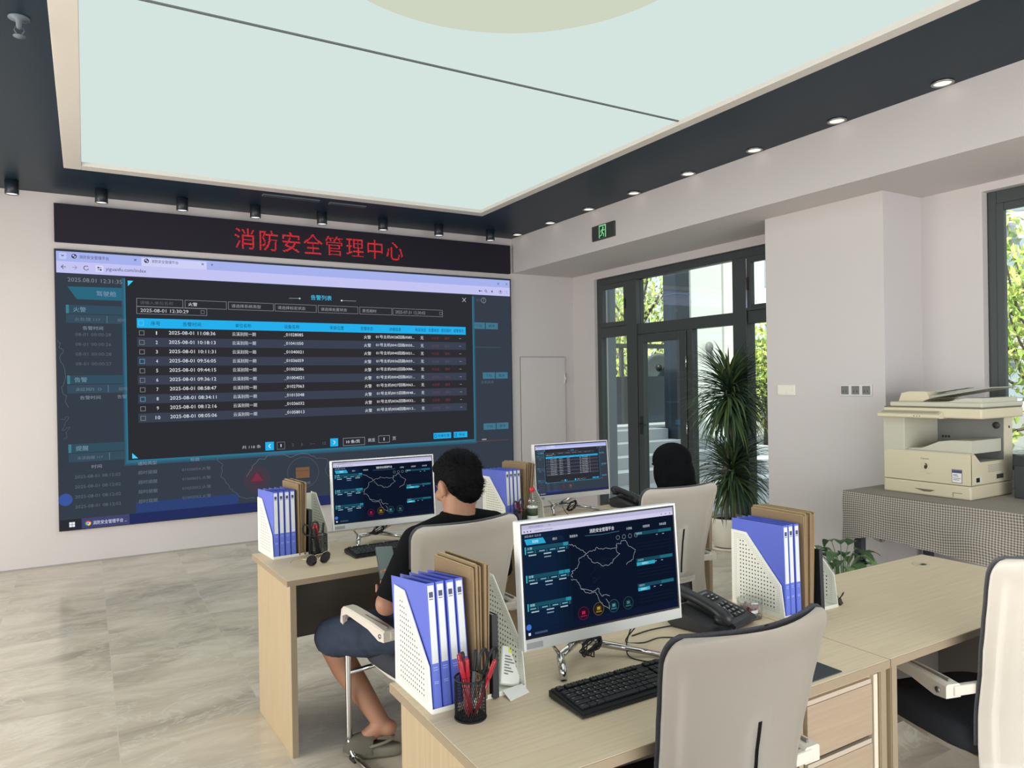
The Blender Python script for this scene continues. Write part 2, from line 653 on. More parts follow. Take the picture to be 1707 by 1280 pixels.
DARKM = mat('dark_slate_cladding', (44, 52, 62), 0.35, var=0.08, vscale=3)
tag(MB().box((5.61, 7.16, -0.11), (5.745, 7.46, 3.29), mat('blue_grey_outer_pier', (112, 124, 134), 0.6, var=0.04, vscale=3), 0.004).build('outdoor_pier'), 'blue-grey pier outside, just behind the leftmost window panes', 'pillar')
fe = thing('metal_fence', 'black sheet metal fence with a top rail on the stair landing outside', 'fence', (6.9, 10.0, 0.787))
MB().box((-1.25, -0.02, 0), (2.65, 0.02, 0.835), DARKM).build('panel', fe)
for x in (-1.22, 0.0, 1.24, 2.6):
    MB().box((x - 0.03, -0.03, 0), (x + 0.03, 0.03, 1.42), ALU, 0.004).build('post', fe)
MB().box((-1.25, -0.035, 1.34), (2.65, 0.035, 1.42), ALU, 0.004).build('rail', fe)

fn = thing('outdoor_round_shape', 'dark round shape with a hub seen above the black fence through the door glass', 'fan', (9.32, 10.35, 0.787))  # unidentified dark round shape, modelled as a hubbed disc on a stand
hm = frame_mtx((0, 0, 1.0), (math.cos(R(-42)), math.sin(R(-42)), 0), (0, 0, 1))
fm = MB().lathe([(0.0, -0.12), (0.2, -0.12), (0.26, -0.06), (0.27, 0.08), (0.25, 0.1), (0.2, 0.09), (0.0, 0.09)], mat('dark_grey_enamel', (66, 74, 74), 0.5), 28, hm)
fm.build('housing', fn)
MB().lathe([(0.0, 0.09), (0.06, 0.09), (0.05, 0.12), (0.0, 0.125)], BLACK_PLASTIC, 16, hm).build('hub', fn)
MB().cyl((0, 0, 0), (0, 0, 0.8), 0.05, BLACK_PLASTIC, 12).build('stand', fn)

MB_ = MB().box((7.98, 8.45, 0.624), (8.27, 8.74, 7.0), DARKM, 0.004)
for z in (1.2, 2.9, 3.6, 4.4):
    MB_.box((7.975, 8.445, z), (8.275, 8.745, z + 0.012), mat('slate_reflection_band', (70, 80, 96), 0.4))  # bluish reflections on the slate, painted as thin bands
tag(MB_.build('slate_pillar'), 'tall dark slate pillar standing on the steps outside the glass', 'pillar')
PALE = mat('pale_stone_facade', (226, 230, 226), 0.7, var=0.03, vscale=2)
fw = thing('neighbour_wall', 'pale stone facade wall outside, to the right of the dark pillar', 'wall', (8.3, 8.5, 0.626))
MB().box((0, 0, 0), (0.74, 0.5, 7.0), PALE, 0.004).build('wall_panel', fw)
MB().box((0.75, 0.08, 0), (1.2, 0.5, 7.0), mat('facade_lit_face', (245, 244, 232), 0.7), 0.004).build('wall_return', fw)  # brighter face of the same wall, stronger light put into its colour
MB().box((0, -0.002, 2.98), (0.74, 0.0, 2.995), mat('facade_joint', (150, 156, 152), 0.7)).build('joint_line', fw)
lf = thing('wall_lantern', 'small grey wall lantern on the pale facade behind the palm-like plant', 'lamp', (8.66, 8.42, 1.95))
MB().ball((0, 0, 0.12), (0.07, 0.06, 0.09), mat('grey_metal', (120, 122, 120), 0.5)).build('head', lf)
MB().tube([(0, 0, 0.08), (0.06, 0.0, 0.0), (0.11, 0.06, -0.12)], 0.03, mat('grey_metal'), 8).build('bracket', lf)

LEAF = [mat('leaf_yellow_green', (196, 210, 112), 0.6, spec=0.2), mat('leaf_mid_green', (150, 180, 88), 0.6, spec=0.2), mat('leaf_pale_green', (214, 222, 140), 0.6, spec=0.2)]
BARK = mat('grey_brown_bark', (96, 86, 76), 0.9, var=0.15, vscale=20)
def tree(label, loc, height, spread, seed, n_leaf=2600, low=0.25, lsize=0.09, group='street trees outside the windows'):
    rnd = random.Random(seed)
    t = thing('street_tree', label, 'tree', loc, 0, group)
    tr, fo = MB(), MB()
    top = Vector((rnd.uniform(-.2, .2), rnd.uniform(-.2, .2), height * 0.62))
    tr.tube(smooth_path([(0, 0, 0), (0.05, 0.03, height * 0.3), top], 4), [0.09 - 0.006 * i for i in range(9)], BARK, 8)
    tips = []
    for k in range(16):
        z = height * rnd.uniform(low, 0.62)
        a = rnd.uniform(0, 2 * PI)
        r_ = spread * rnd.uniform(0.45, 1.0)
        p0 = Vector((0.03, 0.02, z * 0.9))
        p2 = Vector((r_ * math.cos(a), r_ * math.sin(a), z + height * rnd.uniform(0.12, 0.42)))
        p1 = (p0 + p2) / 2 + Vector((0, 0, -0.1 * height * rnd.random()))
        pp = smooth_path([p0, p1, p2], 4)
        tr.tube(pp, [0.035 - 0.0032 * i for i in range(len(pp))], BARK, 6)
        tips += pp[3:]
    for k in range(n_leaf):
        c0 = rnd.choice(tips)
        p = c0 + Vector((rnd.gauss(0, 1), rnd.gauss(0, 1), rnd.gauss(0, 0.8))) * spread * 0.2
        if p.z < 0.3:
            continue
        e = Euler((rnd.uniform(0, 6.3), rnd.uniform(0, 6.3), rnd.uniform(0, 6.3))).to_matrix()
        s = lsize * rnd.uniform(0.6, 1.3)
        fo.quad([p + e @ Vector(q) * s for q in ((-1, 0, 0), (0, -0.45, 0.1), (1, 0, 0), (0, 0.45, 0.1))], rnd.choice(LEAF))
    tr.build('trunk', t)
    fo.build('foliage', t)
    return t
tree('leafy tree with grey branches beyond the black fence, left of the dark pillar', (11.0, 12.9, -0.12), 5.8, 1.9, 5, 2600, 0.22, 0.075)
tree('small bushy tree beyond the fence seen in the leftmost window pane', (13.2, 17.2, -0.12), 5.4, 2.2, 9, 2200, 0.15, 0.08)
tree('low yellow-green tree seen in the pane beside the white column', (14.6, 12.3, -0.12), 3.9, 1.5, 12, 2600, 0.12)
tree('bright yellow-green tree outside the window behind the printer', (13.6, 5.9, -0.12), 5.4, 1.9, 21, 3400, 0.15, 0.085)

def building(label, loc, rz, w_, d_, h_, wallm, winm, floors, cols, louvre=False):
    b = thing('apartment_building', label, 'building', loc, rz)
    MB().box((0, 0, 0), (w_, d_, h_), wallm).build('walls', b)
    fh = h_ / floors
    for i in range(floors):
        for j in range(cols):
            x0, z0 = w_ * (j + 0.2) / cols, fh * (i + 0.25)
            wd, hd = w_ * 0.6 / cols, fh * 0.55
            m_ = MB().box((x0, -0.06, z0), (x0 + wd, 0.02, z0 + hd), winm)
            wo = m_.build('window', b)
            if louvre:
                l_ = MB()
                for k in range(5):
                    l_.box((x0, -0.2, z0 - fh * 0.22 + k * 0.11), (x0 + wd, -0.05, z0 - fh * 0.22 + k * 0.11 + 0.05), mat('pale_louvre', (190, 192, 190), 0.6))
                l_.build('louvre', b)
        if not louvre:
            MB().box((w_ * 0.1, -0.8, fh * i + 0.02), (w_ * 0.9, 0, fh * i + 0.2), wallm).build('balcony', b)
    return b
BG1 = mat('pale_grey_building_render', (226, 229, 230), 0.8)
WIN = mat('blue_grey_window_glass', (150, 164, 176), 0.2)
building('pale balconied apartment block far beyond the pane beside the column', (27.5, 24.0, -0.12), R(-50), 12, 8, 16, BG1, WIN, 6, 4)
building('grey apartment block with louvres behind the tree at the printer window', (31, 9.5, -0.12), R(-68), 12, 8, 15, mat('grey_building_render', (150, 154, 154), 0.8), mat('sky_blue_glass', (110, 160, 196), 0.2), 6, 4, True)
building('low grey building glimpsed between branches in the leftmost pane', (16, 31, -0.12), R(-20), 9, 6, 7.0, mat('grey_building_render'), WIN, 3, 6)
# ------------------------------------------------------------------ luminous ceiling
def panel_emission(name, c, k):
    m = glow(c[0], c[1], c[2], k)
    return m
PANEL = glow(212, 229, 224, 1.0)
SEAM_Y = 3.655
P = MB().box((IX0, SEAM_Y + 0.006, ZC + 0.02), (IX1, IY1, ZC + 0.05), PANEL)
tag(P.build('luminous_ceiling_panel'), 'large glowing translucent ceiling panel nearest the video wall', 'ceiling light', 'glowing ceiling panels')
P = MB().box((IX0, IY0, ZC + 0.02), (IX1, SEAM_Y - 0.006, ZC + 0.05), PANEL)
tag(P.build('luminous_ceiling_panel'), 'large glowing translucent ceiling panel above the camera, holding the round disc', 'ceiling light', 'glowing ceiling panels')
struct(MB().box((IX0, SEAM_Y - 0.006, ZC + 0.012), (IX1, SEAM_Y + 0.006, ZC + 0.04), mat('dark_seam_strip', (96, 100, 100), 0.5)).build('trim_2'))
dk = thing('round_ceiling_lamp', 'round cream disc lamp in the middle of the glowing ceiling', 'ceiling light', (1.40, 2.28, ZC - 0.05))
MB().lathe([(0.60, 0.0), (0.835, 0.0), (0.84, 0.004), (0.84, 0.068), (0.60, 0.068)], glow(206, 213, 192, 1.0), 64).build('rim', dk)
MB().lathe([(0.0, 0.02), (0.60, 0.02), (0.60, 0.07), (0.0, 0.07)], glow(190, 200, 178, 1.0), 64).build('centre_panel', dk)
add_light('luminous_ceiling_glow', 'AREA', (1.75, 2.3, ZC - 0.10), 45, (0.97, 1.0, 0.98), (0, 0, 0), shape='RECTANGLE', size=3.3, size_y=8.0)

LAMP_LIT = glow(255, 246, 226, 1.3)
def downlight(first=None):
    t = thing('recessed_downlight', 'x', 'downlight')
    MB().lathe([(0.062, 0.0), (0.062, -0.006), (0.05, -0.008), (0.046, 0.0)], STEEL, 24).build('trim_ring', t)
    MB().lathe([(0.0, -0.003), (0.047, -0.003), (0.047, 0.02), (0.0, 0.02)], LAMP_LIT, 24).build('lens', t)
    return t
base = downlight()
for k in range(8):
    lab = ORD[k] + ' round downlight along the right soffit, counted from the video wall corner'
    loc = (4.42, 7.32 - 0.703 * k, ZC - 0.001)
    if k == 0:
        base.location = loc
        base['label'] = lab
        base['group'] = 'recessed downlights along the right soffit'
    else:
        dup(base, loc, 0, lab, 'recessed downlights along the right soffit')
    add_light('downlight_beam', 'SPOT', (loc[0] - 0.02, loc[1], ZC - 0.02), 2.5, (1.0, 0.93, 0.82), (0, R(25), 0), spot_size=R(60), spot_blend=1.0, shadow_soft_size=0.05)
base = None
DARK_TUBE = mat('black_lamp_housing', (34, 40, 47), 0.4)
for k in range(8):
    lab = ORD[k] + ' black cylinder spotlight from the left above the video wall'
    loc = (-0.50 + 0.646 * k, 7.26, ZC)
    if base is None:
        base = thing('cylinder_spotlight', lab, 'spotlight', loc, 0, 'cylinder spotlights above the video wall')
        MB().lathe([(0.0, 0.0), (0.05, 0.0), (0.05, -0.115), (0.044, -0.118), (0.044, -0.10), (0.0, -0.10)], DARK_TUBE, 24).build('housing', base)
        MB().lathe([(0.0, -0.112), (0.043, -0.112), (0.043, -0.102), (0.0, -0.102)], glow(240, 243, 250, 1.2), 24).build('lens', base)
    else:
        dup(base, loc, 0, lab)
    add_light('spotlight_beam', 'SPOT', (loc[0], loc[1] - 0.02, ZC - 0.13), 5, (1.0, 0.97, 0.93), (0, 0, 0), spot_size=R(75), spot_blend=1.0, shadow_soft_size=0.04)

sp = thing('sprinkler_head', 'small grey sprinkler head hanging from the dark left soffit', 'sprinkler', (-0.24, 4.07, ZC))
GREYM = mat('grey_painted_metal', (96, 106, 114), 0.5)
MB().lathe([(0.045, 0.0), (0.045, -0.006), (0.014, -0.012), (0.012, -0.05), (0.0, -0.05)], GREYM, 20).build('escutcheon', sp)
m_ = MB()
for s in (-1, 1):
    m_.tube([(0.012 * s, 0, -0.04), (0.02 * s, 0, -0.06), (0.004 * s, 0, -0.085)], 0.003, GREYM, 6)
m_.build('frame_arms', sp)
MB().lathe([(0.0, -0.085), (0.026, -0.085), (0.026, -0.089), (0.0, -0.09)], GREYM, 16).build('deflector', sp)

for nm, x0, x1, yy, lab in (('a', 1.41, 1.93, 6.80, 'longer slim grey air slot in the soffit above the red lettering'), ('b', 2.03, 2.39, 6.83, 'shorter slim grey air slot in the soffit, right of the longer one')):
    v = thing('air_diffuser', lab, 'air vent', (x0, yy, ZC), 0, 'slim air slots in the soffit')
    MB().box((0, -0.035, -0.008), (x1 - x0, 0.035, 0.0), mat('soffit_vent_grey', (92, 102, 112), 0.5), 0.002).build('frame', v)
    b_ = MB()
    for q in (-0.016, 0.0, 0.016):
        b_.box((0.01, q - 0.004, -0.0095), (x1 - x0 - 0.01, q + 0.004, -0.008), mat('vent_slot_dark', (40, 48, 56), 0.6))
    b_.build('louvre', v)

# ------------------------------------------------------------------ exit sign
ex = thing('exit_sign', 'dark exit sign with a green running figure on the right beam', 'sign', (4.5, 5.765, 3.055), R(-90))
# local: x right (world -y), y into the wall, z up
MB().box((-0.18, -0.022, -0.075), (0.18, 0.0, 0.075), mat('sign_grey_metal', (58, 62, 62), 0.45), 0.004).build('housing', ex)
g = MB()
E_ = glow(150, 226, 160, 0.9)
E2 = glow(28, 60, 44, 1.0)
g.box((-0.06, -0.0235, -0.06), (0.052, -0.0215, 0.066), E_)
def fl(pts, m, lay=1):
    g.quad([(x, -0.0235 - 0.0004 * lay, z) for x, z in pts], m)
fl([(-0.048, -0.06), (0.040, -0.06), (0.040, 0.054), (-0.048, 0.054)], E2)
def limb(a, b, w_):
    a, b = Vector((a[0], 0, a[1])), Vector((b[0], 0, b[1]))
    n = (b - a).normalized().cross(Vector((0, 1, 0))) * w_
    fl([((a + n).x, (a + n).z), ((b + n).x, (b + n).z), ((b - n).x, (b - n).z), ((a - n).x, (a - n).z)], E_, 2)
fl([(0.008 + 0.011 * math.cos(2 * PI * k / 14), 0.036 + 0.011 * math.sin(2 * PI * k / 14)) for k in range(14)], E_, 2)
limb((0.004, 0.026), (-0.008, -0.012), 0.008)
limb((0.002, 0.020), (0.026, 0.008), 0.004)
limb((0.026, 0.008), (0.032, 0.018), 0.004)
limb((0.0, 0.022), (-0.026, 0.012), 0.004)
limb((-0.026, 0.012), (-0.03, -0.004), 0.004)
limb((-0.006, -0.010), (0.018, -0.024), 0.005)
limb((0.018, -0.024), (0.014, -0.052), 0.005)
limb((-0.008, -0.010), (-0.018, -0.034), 0.005)
limb((-0.018, -0.034), (-0.040, -0.040), 0.005)
g.build('pictogram', ex)

# ------------------------------------------------------------------ wall plates
def plate(name, label, cat, y0, n, dark):
    t = thing(name, label, cat, (4.9, y0, 1.4645), R(-90))
    MB().box((0, -0.010, -0.043), (0.086 * n, 0, 0.043), mat('ivory_plastic', (226, 222, 208), 0.4) if not dark else mat('pale_grey_plastic', (206, 203, 204), 0.4), 0.003).build('plate', t)
    for k in range(n):
        m_ = MB()
        if dark:
            m_.box((0.086 * k + 0.012, -0.0125, -0.031), (0.086 * k + 0.074, -0.009, 0.031), mat('grey_socket_face', (112, 110, 108), 0.5), 0.002)
            for q in (-0.012, 0.012):
                m_.box((0.086 * k + 0.043 + q - 0.002, -0.013, -0.016), (0.086 * k + 0.043 + q + 0.002, -0.0124, 0.0), BLACK_PLASTIC)
            m_.build('socket_module', t)
        else:
            m_.box((0.086 * k + 0.005, -0.0135, -0.037), (0.086 * k + 0.081, -0.009, 0.037), mat('ivory_plastic'), 0.003)
            m_.build('rocker', t)
    return t
plate('light_switch', 'ivory double light switch on the white column beside the tall plant', 'switch', 4.010, 2, False)
plate('socket_plate', 'triple plate with three grey modules on the white column above the printer', 'socket', 3.441, 3, True)

# ------------------------------------------------------------------ screens
class Screen(MB):
    """flat picture on a plane: u right, v down, in units of k metres"""
    def __init__(self, origin, xdir, zdir, k, dl=0.0003):
        super().__init__()
        self.o, self.x, self.z = Vector(origin), Vector(xdir).normalized(), Vector(zdir).normalized()
        self.n = self.x.cross(self.z)
        self.k, self.dl = k, dl
        if isinstance(k, (int, float)):
            self.kx = self.ky = k
        else:
            self.kx, self.ky = k
    def p(self, u, v, lay):
        return self.o + self.x * (u * self.kx) - self.z * (v * self.ky) + self.n * (lay * self.dl)
    def poly(self, pts, c, lay=1):
        self.quad([self.p(u, v, lay) for u, v in pts], glow(*c))
    def rect(self, u0, v0, u1, v1, c, lay=1):
        self.poly([(u0, v1), (u1, v1), (u1, v0), (u0, v0)], c, lay)
    def frame(self, u0, v0, u1, v1, c, w_=0.35, lay=2):
        self.rect(u0, v0, u1, v0 + w_, c, lay)
        self.rect(u0, v1 - w_, u1, v1, c, lay)
        self.rect(u0, v0, u0 + w_, v1, c, lay)
        self.rect(u1 - w_, v0, u1, v1, c, lay)
    def line(self, pts, c, w_=0.3, lay=2):
        for (a, b), (c_, d) in zip(pts[:-1], pts[1:]):
            L_ = math.hypot(c_ - a, d - b) or 1
            nx, ny = -(d - b) / L_ * w_ / 2, (c_ - a) / L_ * w_ / 2
            self.poly([(a + nx, b + ny), (a - nx, b - ny), (c_ - nx, d - ny), (c_ + nx, d + ny)], c, lay)
    def ring(self, u, v, r, c, w_=0.4, lay=2, n=28):
        self.line([(u + r * math.cos(2 * PI * k / n), v + r * math.sin(2 * PI * k / n)) for k in range(n + 1)], c, w_, lay)
    def disc(self, u, v, r, c, lay=2, n=24):
        self.poly([(u + r * math.cos(2 * PI * k / n), v - r * math.sin(2 * PI * k / n)) for k in range(n)], c, lay)
    def put(self, s, u, v, c, h=4.0, width=None, height=None, align='L', lay=3):
        m = frame_mtx(self.p(u, v, lay), self.x, self.z)
        self.text(s, glow(*c), m, h * self.ky, width * self.kx if width else None, height * self.ky if height else None, align)

def jag(pts, amp, seed, n=4):
    rnd = random.Random(seed)
    out = []
    for (a, b), (c_, d) in zip(pts[:-1], pts[1:]):
        for k in range(n):
            t = k / n
            out.append((a + (c_ - a) * t + rnd.uniform(-amp, amp) * (k > 0), b + (d - b) * t + rnd.uniform(-amp, amp) * (k > 0)))
    out.append(pts[-1])
    return out

MAP = dict(
    a=[(14.9, 6.9), (16.1, 7.0), (17.5, 8.0), (19.3, 8.9), (20.4, 10.1)],
    north=[(20.4, 10.1), (21.7, 9.5), (23.6, 9.5), (24.4, 8.7), (25.4, 9.3), (27.0, 9.3), (29.2, 9.8), (31.3, 9.6), (31.2, 8.7), (32.9, 8.7), (33.2, 7.8), (34.6, 7.9), (35.4, 9.5), (36.7, 10.3), (38.0, 11.1), (37.4, 12.3), (36.9, 13.8), (35.4, 14.3), (34.4, 15.0)],
    inner=[(20.7, 10.5), (21.9, 11.7), (22.8, 12.8), (24.6, 13.3), (26.1, 14.3), (28.3, 14.2), (29.6, 13.5), (30.0, 12.8), (32.3, 11.5), (31.2, 10.7), (31.3, 9.7)],
    west=[(20.4, 10.1), (19.8, 10.7), (18.1, 11.0), (17.7, 12.8), (17.2, 13.7), (15.5, 14.2), (15.8, 14.8), (15.2, 15.3), (15.4, 16.1)],
    south=[(15.0, 16.5), (16.8, 16.8), (17.6, 18.3), (18.4, 19.6), (21.1, 20.5), (22.0, 20.9), (24.2, 20.3), (24.2, 21.3), (25.0, 22.6), (26.5, 22.4), (27.8, 23.1)],
    s2=[(18.1, 19.6), (19.6, 20.8), (21.1, 21.3), (22.9, 21.1), (23.6, 22.1), (24.6, 24.2), (25.4, 25.3), (27.5, 26.7), (27.5, 25.2), (26.5, 23.6)])

def dashboard(s):
    """53 x 30 units: the safety dashboard with its map"""
    BGC = (13, 22, 40)
    s.rect(0, 0, 53, 30, BGC, 0)
    for k in range(6):
        s.rect(0, 2.3, 15.2 - k * 1.6, 30, (13 + k, 26 + 3 * k, 46 + 5 * k), 1)
    s.rect(0, 27.8, 53, 30, (16, 24, 48), 1)
    s.rect(0, 0, 53, 1.15, (186, 184, 216), 2)
    s.rect(0, 1.15, 53, 2.3, (205, 203, 232), 2)
    s.put('消防安全管理平台', 2.2, 0.6, (110, 110, 140), width=4.6, height=0.6, lay=4)
    s.put('yiguanfu.com/index', 4.0, 1.75, (100, 100, 130), width=6.0, height=0.55, lay=4)
    for u in (0.8, 1.8, 2.8):
        s.disc(u, 1.75, 0.25, (120, 120, 150), 4, 8)
    s.put('+', 8.6, 0.6, (110, 110, 140), height=0.5, width=0.5, lay=4)
    for u in (48.5, 50.2, 51.8):
        s.disc(u, 1.7, 0.2, (110, 110, 140), 4, 8)
    s.put('2025-08-01 12:31:35', 0.8, 3.05, (176, 176, 200), width=5.2, height=0.55, lay=4)
    s.put('消防安全管理平台', 26.4, 3.85, (236, 240, 246), width=8.6, height=1.15, align='C', lay=4)
    s.line([(20.5, 5.0), (26, 5.25), (32.5, 5.0)], (60, 120, 150), 0.12, 3)
    s.poly([(1.3, 5.4), (7.5, 5.4), (6.6, 3.8), (0.7, 3.8)][::1], (46, 166, 206), 3)
    s.put('驾驶舱', 4.1, 4.6, (220, 240, 248), width=2.0, height=0.8, align='C', lay=4)
    for x_, tx in ((10.4, '统计'), (16.6, '数据查询'), (36.1, '大屏端'), (42.5, '地图管理'), (48.8, '系统设置')):
        s.put(tx, x_, 4.6, (196, 204, 216), width=0.55 * len(tx) + .4, height=0.75, align='C', lay=4)
    s.poly([(8.0, 5.3), (13.6, 5.3), (12.8, 3.9), (7.2, 3.9)], (20, 36, 58), 2)
    for k, (v, tx) in enumerate(((5.9, '火警'), (13.5, '告警'), (21.1, '提醒'))):
        s.rect(0.7, v, 14.8, v + 1.0, (26, 78, 96), 3)
        s.rect(0.7, v, 1.0, v + 2.0, (70, 190, 206), 4)
        s.put(tx, 1.5, v + 0.5, (170, 220, 230), width=1.5, height=0.7, lay=5)
        s.rect(0.7, v + 1.0, 14.8, v + 2.0, (20, 54, 74), 3)
        s.rect(13.0, v, 14.7, v + 0.95, (40, 140, 160), 4)
        if k == 1:
            s.rect(11.2, v, 12.8, v + 0.95, (40, 140, 160), 4)
        for j, u in enumerate((2.4, 6.1, 9.5, 12.6)):
            s.rect(u - 0.9, v + 1.35, u + 0.9, v + 1.6, (128, 182, 194), 5)
            s.rect(u + 1.5, v + 1.1, u + 1.58, v + 1.9, (90, 150, 170), 5)
        for u in (3.0, 7.8, 12.3):
            s.rect(u - 1.2, v + 2.2, u + 1.2, v + 2.5, (176, 196, 208), 5)
        s.rect(6.7, v + 3.1, 8.9, v + 3.4, (120, 150, 170), 5)
    for k, (v, w_, tx) in enumerate(((6.0, 13.9, '告警趋势'), (13.8, 13.9, '主机状态'), (21.2, 13.7, '设备统计'))):
        s.rect(38.1, v, 38.1 + w_, v + 1.0, (24, 72, 88), 3)
        s.put(tx, 38.6, v + 0.5, (150, 206, 216), width=2.2, height=0.6, lay=5)
        s.rect(47.0, v + 0.05, 51.8, v + 0.95, (34, 104, 120), 4)
        if k:
            s.rect(38.2, v + 1.1, 45.0 - 2.4 * (k - 1), v + 2.1, (46, 166, 196), 4)
            s.put('告警统计', 41.3 - (k - 1), v + 1.6, (210, 240, 246), width=2.4, height=0.6, align='C', lay=5)
        for j in range(3):
            s.line([(38.4, v + 3.4 + j), (51.5, v + 3.4 + j)], (26, 42, 62), 0.06, 3)
        s.rect(46 - k, v + 1.4, 46.7 - k, v + 1.6, (150, 170, 190), 5)
        s.rect(48.4 - k, v + 1.4, 49.1 - k, v + 1.6, (150, 170, 190), 5)
    for i, (k, L_) in enumerate(MAP.items()):
        s.line(jag(L_, 0.22, 10 + i), (176, 180, 186), 0.085, 4)
    rnd = random.Random(4)
    for k in range(7):
        p0 = (rnd.uniform(16, 36), rnd.uniform(11, 21))
        L_ = [p0]
        for j in range(4):
            L_.append((L_[-1][0] + rnd.uniform(-2, 2), L_[-1][1] + rnd.uniform(-1.2, 1.2)))
        s.line(L_, (30, 38, 54), 0.07, 3)
    for u, v, c in ((18.6, 26.4, (170, 36, 80)), (23.8, 26.0, (170, 140, 52)), (29.1, 26.0, (70, 140, 156)), (34.3, 26.0, (66, 116, 128))):
        s.ring(u, v, 1.75, tuple(int(x * 0.55) for x in c), 0.22, 4)
        s.disc(u, v, 1.2, tuple(int(x * 0.32) for x in c), 4)
        s.rect(u - 0.55, v - 0.6, u + 0.55, v + 0.25, c, 5)
        s.rect(u - 1.0, v + 0.6, u + 1.0, v + 0.95, tuple(int(x * 0.8) for x in c), 5)
    for j in range(4):
        s.ring(40.5 - 8.6 + j * 2.2, 6.8, 0.6, (130, 150, 150), 0.1, 4, 14)
    s.rect(0.6, 28.8, 1.3, 29.5, (220, 226, 240), 3)
    s.rect(2.6, 28.85, 6.6, 29.4, (66, 78, 110), 3)
    s.disc(0.8, 27.3, 0.8, (70, 116, 200), 3)

def globe_icon(s, u, v, r, c=(66, 70, 92)):
    s.disc(u, v, r, c, 4)
    s.poly([(u - r * .7, v - r * .2), (u - r * .1, v + r * .1), (u + r * .1, v - r * .5), (u - r * .3, v - r * .7)], (205, 208, 240), 5)
    s.poly([(u + r * .1, v + r * .7), (u + r * .75, v + r * .2), (u + r * .4, v - r * .1), (u, v + r * .2)], (205, 208, 240), 5)

